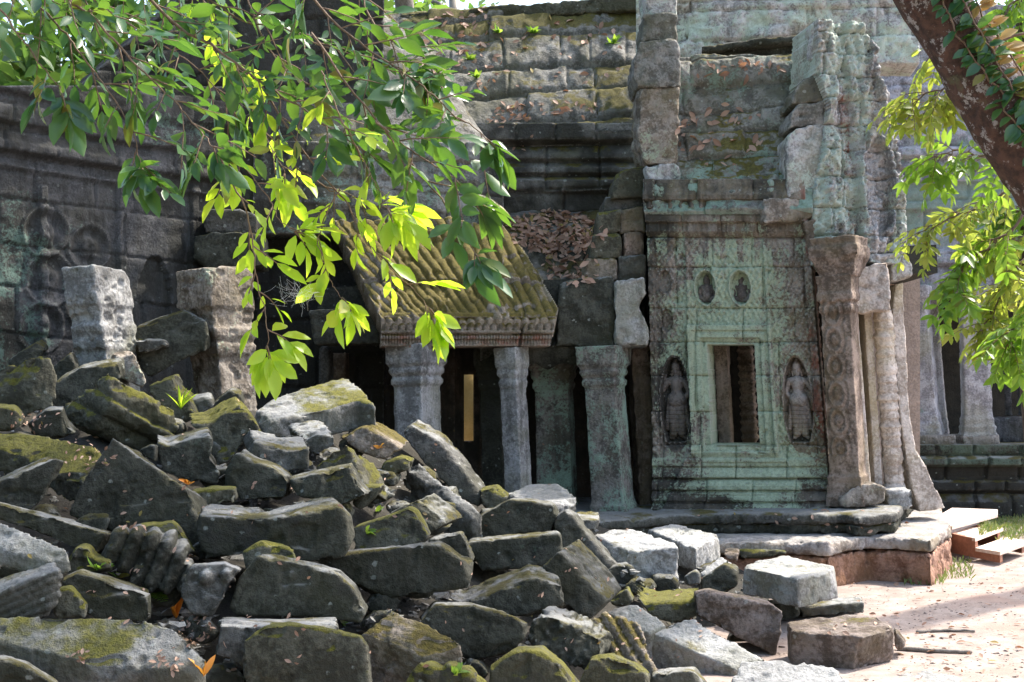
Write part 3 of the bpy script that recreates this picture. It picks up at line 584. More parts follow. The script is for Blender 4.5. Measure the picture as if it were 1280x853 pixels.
# porch: pediment, pilaster, lintel, door
PD = vplane(1005, 12.45, 1132, 12.62, 200)
def hped(X, Y):
    x = X - .06 * (Y - 200); H = .13 * prof(x, [(1000, 0), (1012, .5), (1026, .9), (1044, .8), (1050, .25), (1062, .2), (1070, .75), (1082, .7), (1096, .35), (1106, .75), (1120, .45), (1135, 0)])
    H += courses(X, Y, [44, 70, 98, 128, 158, 190, 224, 262, 296, 318], .02, 1060, 55, 22, 46, .8, .035, .045, 2.5)
    yy = np.interp(Y, [30, 98, 158, 224, 296, 332], [0, 1, 2, 3, 4, 5]) % 1
    H += .05 * np.sqrt(np.clip(np.sin(yy * math.pi), 0, 1)) * (x < 1052)
    H += .10 * fb2(X, Y, 15, 5, 5, .62) + .045 * fb2(X, Y, 6, 15, 3) + .012 * np.sin(x / 2.2 + np.sin(Y / 6))
    e = ell(x, Y, 1090, 238, 20, 62); H += .06 * np.exp(-((e - 1.08) / .13) ** 2) - .06 * (e < .9)
    e = ell(x, Y, 1078, 75, 15, 40); H += .04 * np.exp(-((e - 1.05) / .15) ** 2)
    return H
relief('pediment', M['cyan'], PD, 1004, 1140, 26, 332, 1.2, hped, lambda X, Y: inpoly(X, Y, [(1016, 28), (1070, 30), (1092, 60), (1098, 110), (1108, 120), (1118, 190), (1130, 260), (1134, 330), (1014, 332), (1012, 250), (1030, 140), (1014, 95)]), .7, pav, lambda X, Y: dict(lich=.35 - .8 * np.exp(-((X - 1096) / 14) ** 2) + .3 * fb2(X, Y, 25, 5), red=.5 * (np.abs(X - 1058 - .05 * (Y - 200)) < 6), dark=.5 * fb2(X, Y, 20, 11)))
for poly, mt, dd in (([(1012, 30), (1040, 27), (1042, 72), (1014, 74)], 'cyan', 12.5), ([(994, 112), (1010, 94), (1030, 92), (1038, 126), (990, 130)], 'roof', 12.45), ([(990, 140), (1000, 128), (1032, 125), (1040, 155), (986, 160)], 'roof', 12.43), ([(984, 172), (996, 158), (1036, 153), (1042, 200), (1040, 245), (984, 247)], 'cyan', 12.4), ([(955, 248), (1042, 244), (1046, 274), (956, 278)], 'facade', 12.36), ([(1004, 276), (1020, 272), (1022, 320), (1012, 322)], 'brown', 12.33)):
    slab_px('gable_stone', poly, dd, .6, M[mt], pav, hf=carve(.008, 6, 8, 4))
def cpil(V, N):
    x, y, d = proj(V); ph = y / 17.0
    xc = 1041 + (y - 400) * .055; r = np.sqrt(((x - xc) / 11) ** 2 + (((y % 34) - 17) / 17) ** 2)
    return (y > 375) * (y < 570) * (.012 * np.sin(r * 9) + .006 * fb2(x, y, 4, 3, 3)) * (np.abs(x - xc) < 15) * (N[:, 1] < -.5)
PILPR = [(0, 1.05), (.05, 1.05), (.055, .96), (.09, .98), (.10, .9), (.13, .94), (.14, .84), (.165, .82), (.80, .80), (.835, .80), (.84, .9), (.865, .92), (.87, .84), (.885, .84), (.89, .98), (.92, 1.0), (.925, .92), (1, 1.0)]
pillar('pilaster', (1047, 345), (1062, 632), 12.2, 62, PILPR, M['brown'], pav, 30, amp=.2, hf=cpil, voxel=.012, wear=1)
pillar('capital', (1048, 298), (1050, 348), 12.2, 84, [(0, .72), (.35, .86), (.5, .98), (.75, 1), (.8, .9), (1, .95)], M['brown'], pav, 30, hf=carve(.004, 4, 5, 1), amp=.6)
slab_px('lintel', [(1066, 338), (1092, 330), (1112, 326), (1114, 388), (1068, 392)], 12.22, .5, M['pink'], pav, hf=carve(.008, 4.5, 5, 6), voxel=.014)
slab_px('door_jamb', [(1058, 392), (1073, 390), (1090, 610), (1072, 612)], 12.28, .4, M['pink'], pav, voxel=.012, amp=.3, cuts=0, wear=2)
slab_px('door_jamb', [(1080, 390), (1090, 390), (1104, 612), (1094, 612)], 12.6, .25, M['pink'], pav, cuts=0, amp=.3, voxel=.012, wear=1)
def colonnette():
    n = 60; a = P(1103, 388, 12.62); bq = P(1118, 612, 12.62); pts = [bq + (a - bq) * i / n for i in range(n + 1)]
    r = [(.100 + .010 * (i % 3 == 0) + .014 * (i % 10 in (0, 1)) + .004 * math.sin(i * 2.1)) for i in range(n + 1)]
    pts = np.repeat(np.array(pts), 2, 0)[:-1]; pts[1:-1:2] = (pts[1:-1:2] + pts[2::2]) / 2; rr = np.repeat(np.array(r), 2)[:-1]; rr[1::2] *= .97
    V, Fc = tube(pts, rr, 20); stone('colonnette', V, Fc, M['pink'], pav, .011, .35, 0, 0)
colonnette()
slab_px('door_jamb', [(1115, 396), (1119, 356), (1130, 352), (1131, 396), (1138, 519), (1146, 563), (1159, 584), (1168, 606), (1183, 636), (1150, 640), (1142, 616), (1133, 575), (1124, 511)], 12.55, .4, M['pink'], pav, voxel=.012, amp=.4, cuts=0)
slab_px('gable_stone', [(1112, 318), (1140, 318), (1143, 346), (1116, 352)], 12.5, .6, M['cyan'], pav)
slab_px('base_stone', [(1050, 624), (1072, 607), (1092, 603), (1108, 609), (1107, 630), (1070, 636), (1052, 634)], 11.95, .45, M['facade'], pav)
slab_px('door_step', [(1108, 613), (1143, 610), (1145, 636), (1112, 640)], 12.2, .5, M['pale'], pav, cuts=0, hf=lambda V, N: -.012 * (np.mod(V[:, 2], .055) < .012))
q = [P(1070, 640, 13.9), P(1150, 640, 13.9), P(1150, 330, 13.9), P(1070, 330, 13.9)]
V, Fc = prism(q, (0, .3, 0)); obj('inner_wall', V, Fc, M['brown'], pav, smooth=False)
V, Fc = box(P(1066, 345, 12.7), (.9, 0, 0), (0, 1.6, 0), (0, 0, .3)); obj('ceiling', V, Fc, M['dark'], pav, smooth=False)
# ================================================================== far gallery on the right
rg = thing('pillared_gallery', 'pale pillared gallery with dark doorway beyond the carved porch, half behind the leafy branches', 'temple', P(1220, 630, 16.6))
PQ = vplane(1110, 17.4, 1330, 16.9, 250)
M['palegal'] = stone_mat('pale_gallery_sandstone', (.36, .34, .35), (.54, .52, .53), dk=.22, streak=.3, li=.3, lich=(.36, .48, .40), spots=.4, mo=.0)
def hrg(X, Y):
    return prof(Y, [(20, -.25), (100, .0), (184, .12), (190, .2), (198, .22), (202, .12), (212, .18), (216, .10), (228, .15), (232, .08), (262, .10), (266, .02), (310, .02), (316, .12), (330, .16), (334, .06), (344, .12), (362, .12)]) + courses(X, Y, [30, 105, 184, 250, 318], -.03, 1200, 91, 70, 150, .9, .025, .02) + .03 * fb2(X, Y, 10, 4, 4)
relief('upper_wall', M['purple'], PQ, 1105, 1420, 0, 364, 2, hrg, None, 1.2, rg, lambda X, Y: dict(lich=.7 * ((Y > 228) & (Y < 290)) + .35 * (Y > 150) - .3 * (Y < 150), dark=.2 * (Y > 310)))
RP = [(0, 1.12), (.05, 1.12), (.06, 1.02), (.10, 1.08), (.11, .96), (.15, 1.0), (.17, .9), (.84, .86), (.86, 1.0), (.89, .92), (.92, 1.12), (1, 1.15)]
pillar('column', (1143, 358), (1160, 548), 17.0, 46, RP, M['palegal'], rg, 28, voxel=.025)
pillar('column', (1163, 360), (1177, 545), 17.9, 22, RP, M['palegal'], rg, 25, voxel=.025)
pillar('column', (1216, 362), (1222, 552), 16.9, 44, RP, M['palegal'], rg, 12, voxel=.025)
for x in (1256, 1272, 1288, 1304): pillar('baluster', (x, 400), (x + 5, 520), 17.6, 12, [(i / 24, .8 + .2 * (i % 3 == 0)) for i in range(25)], M['wall'], rg, 20, voxel=.025)
pillar('column', (1330, 362), (1338, 552), 16.7, 48, RP, M['purple'], rg, 12, voxel=.025)
slab_px('sill', [(1238, 522), (1330, 520), (1330, 552), (1240, 556)], 17.2, .5, M['wall'], rg, voxel=.03)
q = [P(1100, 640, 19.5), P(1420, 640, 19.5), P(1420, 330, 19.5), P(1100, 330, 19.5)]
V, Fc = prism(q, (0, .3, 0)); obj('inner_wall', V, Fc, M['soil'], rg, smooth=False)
V, Fc = box(P(1105, 350, 17.5), (3.4, 0, 0), (0, 2.4, 0), (0, 0, .3)); obj('ceiling', V, Fc, M['dark'], rg, smooth=False)
PP = vplane(1120, 16.5, 1330, 16.3, 590)
def hpl(X, Y): return prof(Y, [(545, .0), (554, .05), (556, .12), (568, .12), (572, .2), (580, .22), (584, .06), (596, .04), (600, .10), (612, .10), (616, .02), (628, .14), (645, .14)]) + courses(X, Y, [569, 600, 616], .0, 1200, 97, 30, 60, 1.1, .05, .03) + .02 * fb2(X, Y, 9, 4)
relief('plinth', M['dark'], PP, 1135, 1420, 556, 660, 1.6, hpl, None, 1.2, rg, lambda X, Y: dict(lich=.8 * (Y < 584) + 0 * X, dark=.6 * (Y > 584)))
V, Fc = box(P(1120, 568, 16.4), (3.5, 0, 0), (0, 3.2, 0), (0, 0, -.12)); stone('plinth_top', V, Fc, M['purple'], rg, .05, 1, 2, 0)
for x0, x1 in ((1140, 1196), (1203, 1250)):
    slab_px('plinth_block', [(x0, 545), (x1, 543), (x1 + 2, 568), (x0 + 2, 570)], 16.6, .7, M['facade'], rg, voxel=.03)
# ================================================================== wooden steps
WOOD = plain_mat('weathered_plank_wood', (.50, .38, .30), (.66, .54, .46), 3, .7, .25, (1, 8, 8)); WRED = plain_mat('red_brown_timber', (.22, .085, .045), (.32, .14, .08), 4, .7, .3, (1, 6, 6))
ws = thing('wooden_steps', 'short flight of red-brown wooden plank steps leading up to the platform', 'steps', PZ(1225, 700, 0))
def plank(poly, z, th, name, mat):
    V, Fc = prism(onz(poly, z), (0, 0, -th)); return obj(name, V, Fc, mat, ws, smooth=False)
dS = (PZ(1255, 705, 0) - CAM) @ _f
zt = [P(1250, 690, dS)[2], P(1219, 673, dS + .35)[2], P(1190, 658, dS + .7)[2]]
plank([(1219, 685), (1250, 690), (1286, 677), (1258, 671)], zt[0], .035, 'tread', WOOD)
plank([(1190, 666), (1219, 673), (1254, 660), (1224, 655)], zt[1], .035, 'tread', WOOD)
plank([(1158, 653), (1190, 658), (1247, 643), (1247, 637), (1190, 635)], zt[2], .035, 'tread', WOOD)
for (pl, z) in (([(1185, 668), (1190, 667), (1219, 674), (1219, 686), (1250, 691), (1250, 704), (1185, 690)], 0),):
    pts = [P(x, y, dS + .02 + (1250 - x) / 65 * .75) for x, y in pl]; V, Fc = prism(pts, (.05, .06, 0)); obj('stringer', V, Fc, WRED, ws, smooth=False)
    V, Fc = prism([p + np.array([.48, .62, 0]) for p in pts], (.05, .06, 0)); obj('stringer', V, Fc, WRED, ws, smooth=False)
# ================================================================== broken pillars on the left
LP1 = [(0, .80), (.50, .78), (.52, .88), (.57, .91), (.585, .82), (.62, .93), (.66, .96), (.67, .86), (.76, .90), (.78, 1.0), (1, .97)]
bp1 = pillar('broken_pillar', (114, 337), (146, 545), 10.9, 92, LP1, M['pale'], None, 24, cuts=4, amp=1.4, wear=4)
tag(bp1, 'leaning broken stone pillar with a white scar on its right edge, leftmost of the ruins', 'pillar')
bp2 = pillar('broken_pillar', (266, 337), (288, 560), 11.5, 98, LP1, M['facade'], None, 38, cuts=4, amp=1.3, wear=4)
tag(bp2, 'broken stone pillar with stepped capital in front of the dark recess', 'pillar')
# ================================================================== the rubble pile
_xs = [-400, 0, 150, 300, 420, 520, 600, 720, 850, 930, 1000, 1100]
_yt = [430, 440, 468, 498, 492, 545, 612, 632, 662, 695, 720, 760]
_dt = [9.6, 10, 10, 10.2, 10.3, 10.4, 10.5, 10.7, 10.9, 10.6, 10.3, 9.5]
_db = [4.6, 5.0, 5.2, 5.4, 5.6, 5.8, 6.0, 6.4, 6.9, 7.2, 7.4, 7.6]
def pile_d(x, y):
    yt = np.interp(x, _xs, _yt); t = (y - yt) / (870 - yt)
    return 1 / ((1 - t) / np.interp(x, _xs, _dt) + t / np.interp(x, _xs, _db))
def mound():
    xs = np.linspace(-700, 1010, 110); rows = []
    for s in np.linspace(0, 1.25, 70):
        yt = np.interp(xs, _xs, _yt); y = yt + s * (870 - yt) + 6
        rows.append(P(xs, y, pile_d(xs, np.minimum(y, 930)) + .75))
    back = [rows[0] + np.array([0, 1.4, -1.5]), rows[0] + np.array([0, .7, -.5])]
    V = np.array(back + rows); V[..., 2] += .10 * fbm(V * 1.7, 4, 3) + .05 * fbm(V * 6, 9, 3) - .10; h, k, _ = V.shape; I = np.arange(h * k).reshape(h, k)
    V[:, -1, 2] = -.3; V[-1, :, 2] = np.minimum(V[-1, :, 2], V[-2, :, 2] - .1)
    Fc = np.stack([I[:-1, :-1], I[1:, :-1], I[1:, 1:], I[:-1, 1:]], -1).reshape(-1, 4)
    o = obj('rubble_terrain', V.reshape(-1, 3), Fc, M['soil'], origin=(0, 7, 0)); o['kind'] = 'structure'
mound()
UP = np.array([0, 0, 1.0])
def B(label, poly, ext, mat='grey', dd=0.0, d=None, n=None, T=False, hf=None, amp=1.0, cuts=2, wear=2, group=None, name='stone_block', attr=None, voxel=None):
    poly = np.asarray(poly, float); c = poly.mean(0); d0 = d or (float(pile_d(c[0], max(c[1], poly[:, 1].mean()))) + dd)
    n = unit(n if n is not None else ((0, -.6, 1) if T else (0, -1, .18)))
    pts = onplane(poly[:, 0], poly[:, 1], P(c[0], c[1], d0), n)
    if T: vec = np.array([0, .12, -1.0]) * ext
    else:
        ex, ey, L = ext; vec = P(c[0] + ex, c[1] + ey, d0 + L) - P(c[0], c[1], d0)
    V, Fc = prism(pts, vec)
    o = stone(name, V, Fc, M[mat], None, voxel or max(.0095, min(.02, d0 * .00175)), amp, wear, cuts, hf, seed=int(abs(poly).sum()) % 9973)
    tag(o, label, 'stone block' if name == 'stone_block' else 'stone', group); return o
def ribs(fx, fy, per, amp, mode=0):
    def f(V, N):
        x, y, d = proj(V); ph = ((x * fx + y * fy) / per) % 1
        return amp * (np.abs(np.sin(ph * math.pi)) ** .6 - .6) + .3 * amp * fb2(x, y, per * .4, 5, 2)
    return f
def scroll(amp, sc):
    def f(V, N):
        x, y, d = proj(V); a = fb2(x, y, sc, 31, 2); return amp * (sstep(-.1, .12, a) - .5)
    return f
# --- back rows, left
B('dark slab end poking up against the enclosure wall at the left edge', [(8, 452), (45, 428), (56, 438), (30, 470), (10, 475)], (8, -6, .4), 'dark', .6)
B('small dark stone wedged left of the leftmost broken pillar', [(66, 458), (88, 440), (95, 458), (92, 482), (70, 485)], (6, -4, .3), 'dark', .5)
B('big tilted block with mossy top and pale green end, highest at the left edge', [(59, 437), (80, 469), (68, 509), (52, 514), (40, 486), (44, 470)], (-95, 36, .05), 'moss', .1, n=(.5, -1, .1))
B('long dark slab lying at the foot of the leftmost broken pillar', [(70, 476), (100, 460), (150, 452), (153, 474), (120, 488), (80, 512), (60, 514)], (6, -6, .4), 'dark', .25)
B('square green stone leaning at the right foot of the leftmost broken pillar', [(141, 443), (168, 441), (184, 478), (178, 486), (146, 470)], (-6, -4, .3), 'facade', .4)
B('arched lintel with three mossy grooves running along its back', [(134, 463), (125, 472), (113, 483), (106, 487), (103, 494), (86, 499), (77, 527), (112, 534), (142, 505)], (84, 46, .22), 'moss', -.1, hf=ribs(-.55, 1, 30, .04), n=(-.5, -1, .1), cuts=1)
B('big dark beam leaning behind, between the two broken pillars', [(166, 412), (198, 398), (231, 388), (258, 400), (263, 437), (222, 452), (186, 474), (170, 455)], (6, -5, .5), 'dark', d=11.1)
B('thin ragged slab with a litter covered ledge between the broken pillars', [(166, 424), (206, 426), (212, 434), (172, 444)], (2, -3, .35), 'grey', d=10.9)
B('mossy two stepped stone behind the fern tuft', [(183, 482), (215, 470), (222, 486), (236, 498), (246, 520), (230, 530), (205, 522), (190, 502)], (9, -5, .35), 'moss', .1)
B('small wedge of pale stone in front of the second broken pillar', [(236, 500), (264, 495), (269, 507), (245, 522)], (0, -5, .3), 'grey', .1)
B('dark rounded stone at the foot of the second broken pillar', [(264, 506), (288, 487), (301, 492), (304, 508), (285, 520), (268, 518)], (3, -5, .3), 'dark', .3)
B('low rounded mossy stone at the left edge under the tilted block', [(-14, 508), (18, 510), (29, 522), (29, 531), (15, 540), (-14, 540)], (2, -4, .4), 'moss', -.1)
B('dark mossy lump between the tilted block and the grooved lintel', [(34, 530), (58, 512), (78, 511), (83, 530), (96, 543), (72, 550), (40, 544)], (3, -5, .4), 'dark', .1)
B('flat mossy slab strewn with dry leaves at the left', [(-20, 536), (46, 542), (92, 551), (129, 560), (119, 582), (104, 603), (78, 597), (52, 578), (-20, 556)], .16, 'moss', 0, T=True, n=(.05, -.8, 1))
B('dark tapering slab with a pale worn upper edge at the left', [(-15, 607), (0, 601), (68, 573), (82, 577), (73, 598), (58, 622), (38, 638), (-15, 632)], (-5, -6, .35), 'dark', -.1)
B('small squared stone perched above the big triangular slab', [(172, 563), (188, 556), (195, 558), (194, 578), (180, 573)], (3, -2, .2), 'dark', -.1)
B('big triangular dark slab standing on edge with a mossy right rim', [(140, 546), (169, 568), (203, 591), (234, 612), (248, 645), (250, 686), (190, 682), (84, 644), (96, 612), (116, 580)], (26, 12, .3), 'dark', -.05, amp=.8)
B('rounded moulded block with a shelf of moss, right of the triangular slab peak', [(196, 552), (210, 558), (262, 542), (269, 553), (264, 572), (276, 588), (273, 606), (240, 604), (205, 590), (197, 570)], (-2, -12, .4), 'dark', -.05)
B('wedge block with pale ridge and mossy right flank in front of the second broken pillar', [(238, 530), (262, 528), (300, 506), (313, 518), (329, 540), (312, 551), (286, 578), (272, 586), (264, 556)], (-6, -14, .4), 'moss', 0)
B('mossy flat stone just right of the triangular slab', [(236, 616), (262, 611), (293, 612), (296, 628), (262, 634), (246, 640)], (3, -5, .3), 'moss', .05)
# --- centre
B('largest slab on top of the pile with flat lichen spotted upper face', [(317, 514), (337, 498), (431, 470), (452, 486), (470, 508), (447, 500), (400, 513), (330, 528)], .24, 'greymoss', -.3, T=True, n=(.02, -.42, 1), amp=.8)
B('angular grey stone with cracked top under the largest top slab', [(372, 546), (398, 545), (420, 543), (421, 556), (398, 572), (380, 566)], (-18, -20, .4), 'grey', -.1, hf=ribs(.7, 1, 11, .006))
B('blocky stone with a pale stepped top and dark front below the largest top slab', [(309, 571), (318, 553), (352, 561), (393, 561), (386, 588), (350, 592), (318, 580)], (-9, -20, .45), 'grey', -.1)
B('dark green wedge left of the blocky stone', [(281, 590), (296, 565), (310, 573), (345, 586), (361, 600), (356, 622), (300, 628), (280, 614)], (9, -5, .35), 'dark', -.05)
B('ochre mossy block with a ridge and a bright orange leaf', [(421, 547), (457, 534), (482, 548), (501, 561), (480, 575), (450, 567)], (14, -9, .45), 'tile', -.05, hf=ribs(-.5, 1, 20, .012))
B('mid grey block with a mossy sloping right side', [(391, 581), (432, 553), (444, 574), (453, 605), (430, 602), (395, 594)], (38, 26, .25), 'moss', -.1)
B('smooth flat faced dark block below the mossy sided block', [(360, 600), (375, 597), (437, 581), (450, 606), (462, 619), (428, 633), (371, 620)], (5, -5, .35), 'dark', -.1)
B('thin mossy slab standing beside the smooth faced block', [(448, 605), (479, 606), (470, 621), (452, 638), (438, 632)], (6, -3, .3), 'moss', .1)
B('small mossy stone under the ochre block', [(478, 578), (502, 570), (517, 576), (512, 588), (490, 596), (474, 592)], (3, -4, .3), 'moss', .1)
B('long beam sliding down steeply in front of the first column', [(499, 541), (513, 530), (549, 552), (576, 583), (606, 624), (597, 636), (570, 620), (540, 592), (518, 564)], (10, -9, .35), 'grey', .3, amp=.8)
B('beam with pale upper strip sloping down to the right beside the steep beam', [(501, 583), (522, 576), (560, 608), (603, 640), (590, 649), (545, 614)], .32, 'grey', .05, T=True, n=(.1, -.9, .8))
B('mossy grooved stone lying across the sloping beam', [(478, 646), (520, 622), (546, 643), (557, 656), (530, 670)], (26, -9, .3), 'dark', -.1, hf=ribs(.5, -.8, 9, .006))
B('grey faced block with a green seedling at its foot', [(440, 659), (475, 648), (510, 634), (520, 639), (537, 672), (520, 692), (446, 692), (439, 670)], (6, -4, .35), 'moss', -.1, amp=.7)
B('great oblong block in the middle of the pile with carved upper left corner', [(250, 645), (340, 648), (425, 633), (441, 648), (444, 672), (430, 697), (380, 705), (310, 693), (255, 702), (247, 667)], (-6, -17, .65), 'dark', -.15, amp=1.1)
B('small mossy lump under the great oblong block', [(304, 692), (325, 677), (368, 686), (369, 706), (330, 714), (306, 712)], (3, -3, .35), 'moss', .05)
B('broad dark rock with a humped outline in the centre', [(281, 772), (298, 722), (322, 694), (345, 697), (375, 705), (420, 716), (442, 736), (457, 766), (450, 778), (380, 770), (320, 772)], (9, -6, .45), 'dark', -.1)
B('carved fragment with two rounded bosses left of the humped rock', [(228, 724), (240, 706), (282, 704), (304, 713), (291, 726), (279, 749), (264, 772), (240, 770), (226, 748)], (2, -6, .35), 'grey', -.02, hf=lambda V, N: (lambda x, y: .05 * dome(np.clip(ell(x, y, 258, 722, 11, 10), 0, 1)) + .04 * dome(np.clip(ell(x, y, 284, 720, 9, 9), 0, 1)))(*proj(V)[:2]))
B('striped offcut behind the right end of the speckled beam', [(512, 684), (545, 671), (576, 666), (584, 681), (592, 702), (560, 712), (520, 705)], (4, -4, .3), 'dark', .1, hf=ribs(.15, 1, 7, .006))
B('long speckled beam with broken right end in the centre', [(391, 700), (405, 694), (470, 688), (548, 679), (561, 686), (575, 699), (593, 703), (586, 736), (540, 741), (460, 751), (447, 739), (430, 720)], (4, -6, .4), 'dark', -.1, amp=.8)
B('block with a thin straight pale top surface and ragged carved front', [(272, 779), (350, 784), (426, 783), (427, 802), (312, 840), (268, 820)], (0, -12, .5), 'grey', -.05)
B('big square mossy green block at the bottom centre', [(304, 800), (330, 782), (360, 780), (410, 787), (451, 797), (460, 812), (466, 872), (304, 874), (302, 830)], (6, -6, .5), 'moss', -.1)
B('sunlit slab with rippled yellow-white top at the bottom centre', [(447, 786), (470, 770), (491, 763), (535, 781), (578, 804), (530, 817), (503, 807)], .30, 'tile', -.1, T=True, n=(.05, -.75, 1), hf=ribs(-.35, 1, 9, .006))
B('ridged mossy stone cut by the bottom edge right of the sunlit slab', [(495, 868), (525, 828), (545, 835), (560, 830), (590, 845), (606, 868)], (12, -5, .4), 'moss', -.1, hf=ribs(1, .2, 24, .02))
# --- centre right
B('wide flat topped slab lying before the second column', [(632, 617), (664, 604), (696, 603), (718, 617), (723, 623), (690, 631), (652, 625)], .17, 'pale', -.15, T=True, n=(0, -.12, 1), amp=.9)
B('small mossy peak left of the wide flat slab', [(598, 612), (618, 607), (636, 623), (628, 634), (608, 640), (600, 628)], (4, -3, .3), 'moss', .1)
B('small squared stone right of the wide flat slab', [(719, 650), (752, 649), (746, 665), (724, 667)], (-1, -11, .45), 'grey', -.05)
B('long dark block tapering to the left below the wide flat slab', [(568, 664), (590, 650), (636, 624), (665, 626), (691, 631), (697, 647), (690, 666), (640, 669), (590, 678)], (6, -4, .35), 'dark', -.05, amp=.8)
B('oblong block with green lichen patch and narrow pale top', [(582, 681), (590, 677), (700, 666), (704, 690), (690, 707), (680, 710), (604, 714)], (-1, -5, .5), 'dark', 0)
B('steep slab behind the tilted two faced block', [(688, 668), (694, 643), (706, 637), (716, 645), (730, 665), (760, 698), (785, 722), (772, 738), (735, 722), (700, 694)], (6, -3, .3), 'grey', .15)
B('tilted two faced block with a mossy patch in its upper face', [(677, 709), (698, 690), (759, 753), (738, 775), (722, 772), (694, 746)], (25, -20, .4), 'dark', -.2, amp=.8)
B('humped dark block with green tinted ridge left of the tilted block', [(556, 747), (580, 753), (640, 731), (665, 721), (704, 730), (708, 762), (690, 770), (660, 774), (600, 770)], (-3, -19, .5), 'dark', -.1)
B('smooth dark slab with white lichen blotches near the bottom', [(526, 776), (545, 755), (590, 756), (640, 768), (663, 779), (661, 797), (645, 817), (590, 828), (538, 802)], (-5, -5, .4), 'dark', -.1, amp=.7)
B('round backed beam with a carved scale pattern', [(659, 797), (670, 770), (690, 770), (752, 798), (759, 806), (752, 830), (735, 840), (664, 814)], (14, -12, .35), 'dark', -.1, hf=scroll(.014, 6))
B('light flat stone behind the mossy ribbed slab', [(753, 764), (775, 752), (793, 752), (834, 779), (812, 792)], .2, 'pale', .05, T=True, n=(-.05, -.7, 1))
B('mossy ribbed slab with deep grooves sweeping down to the right', [(733, 780), (753, 763), (790, 774), (812, 790), (829, 841), (811, 856), (775, 828), (754, 806)], .2, 'tile', -.15, T=True, n=(-.1, -1.1, .7), hf=ribs(1, -.62, 17, .034))
B('big flat topped block with moss streaked front', [(733, 668), (780, 657), (845, 679), (848, 685), (776, 690)], .32, 'pale', -.15, T=True, n=(0, -.16, 1), amp=.9)
B('flat topped block with five peg holes in its upper face', [(808, 661), (840, 654), (904, 668), (869, 685)], .22, 'pale', -.15, T=True, n=(0, -.12, 1), amp=.8, hf=lambda V, N: (lambda x, y: -.03 * sum((ell(x, y, a, c, 2.2, 1.2) < 1) * 1.0 for a, c in ((845, 664), (851, 667), (857, 664), (862, 667), (853, 661))))(*proj(V)[:2]))
B('small pale wedge between the flat topped blocks and the bright slab', [(872, 714), (900, 694), (921, 706), (905, 716), (885, 724)], .2, 'pale', 0, T=True)
B('dark split stone against the left end of the bright flat block', [(874, 724), (905, 704), (923, 709), (921, 732), (906, 744), (874, 740)], (3, -4, .35), 'dark', -.1)
B('small reddish cube stone at the foot of the platform', [(903, 691), (924, 690), (922, 703), (908, 700)], (2, -6, .3), 'red', .2)
B('thin straight slab lying along the platform', [(921, 687), (984, 688), (986, 695), (950, 699), (924, 699)], (0, -5, .35), 'moss', .4)
B('small grey stone under the right corner of the moss streaked block', [(853, 722), (868, 713), (875, 717), (875, 731), (860, 733)], (2, -3, .25), 'grey', .0)
B('mossy stepped stone below the moss streaked block', [(789, 738), (805, 755), (868, 751), (878, 760), (872, 770), (840, 780), (814, 772)], (8, -18, .5), 'moss', .05)
B('small mossy corner under the tilted two faced block', [(760, 750), (784, 735), (792, 752), (782, 760), (768, 760)], (2, -3, .3), 'moss', .1)
B('bright flat block with chamfered corner, topmost near the path', [(919, 706), (984, 694), (1050, 710), (1040, 714), (997, 723)], .23, 'pale', d=9.3, T=True, n=(.01, -.02, 1), amp=.8)
B('flat slab under the bright flat block on its right', [(996, 757), (1080, 753), (1080, 766), (1002, 775)], (-2, -9, .5), 'grey', d=9.45)
B('dark stone squeezed under the bright flat block', [(958, 752), (1000, 754), (1002, 773), (972, 778)], (0, -4, .4), 'dark', d=9.4)
B('dark block with reddish right end and pale top edge, near the path', [(868, 743), (884, 739), (964, 756), (981, 768), (977, 792), (968, 824), (945, 810), (870, 772)], (-3, -6, .45), 'red', d=8.3)
B('reddish corner block lying by itself on the sandy path', [(984, 778), (1058, 765), (1095, 768), (1120, 784), (1079, 796), (988, 788)], .24, 'red', d=8.1, T=True, n=(0, -.02, 1), amp=.9)
B('little three cornered chip against the lone corner block', [(1117, 785), (1131, 803), (1128, 812), (1119, 812)], (2, -2, .2), 'red', d=8.1)
B('long bright slab sloping down to the right at the bottom', [(812, 789), (845, 774), (867, 772), (892, 778), (966, 820), (918, 836)], .36, 'pale', -.15, T=True, n=(.0, -.5, 1), amp=.7)
B('broad slab cut by the bottom edge beside the path', [(912, 848), (926, 827), (980, 825), (1042, 832), (1075, 862), (913, 880)], .28, 'pale', 0, d=7.1, T=True, n=(0, -.45, 1))
B('thin slab sunk flat in the sand at the bottom right', [(1062, 850), (1150, 838), (1178, 836), (1204, 850), (1196, 862), (1070, 866)], .1, 'pale', d=7.45, T=True, n=(0, -.05, 1))
B('mossy block with two sloping faces at the bottom edge', [(608, 874), (612, 832), (640, 814), (672, 812), (701, 832), (730, 874)], (8, -5, .4), 'moss', -.15)
B('peaked mossy stone at the bottom edge', [(714, 874), (738, 822), (760, 818), (791, 829), (811, 843), (815, 874)], (5, -4, .4), 'moss', -.15)
B('low dark stone at the bottom edge between the peaked stone and the long bright slab', [(806, 874), (815, 842), (865, 838), (882, 855), (884, 874)], (4, -5, .4), 'grey', -.1)
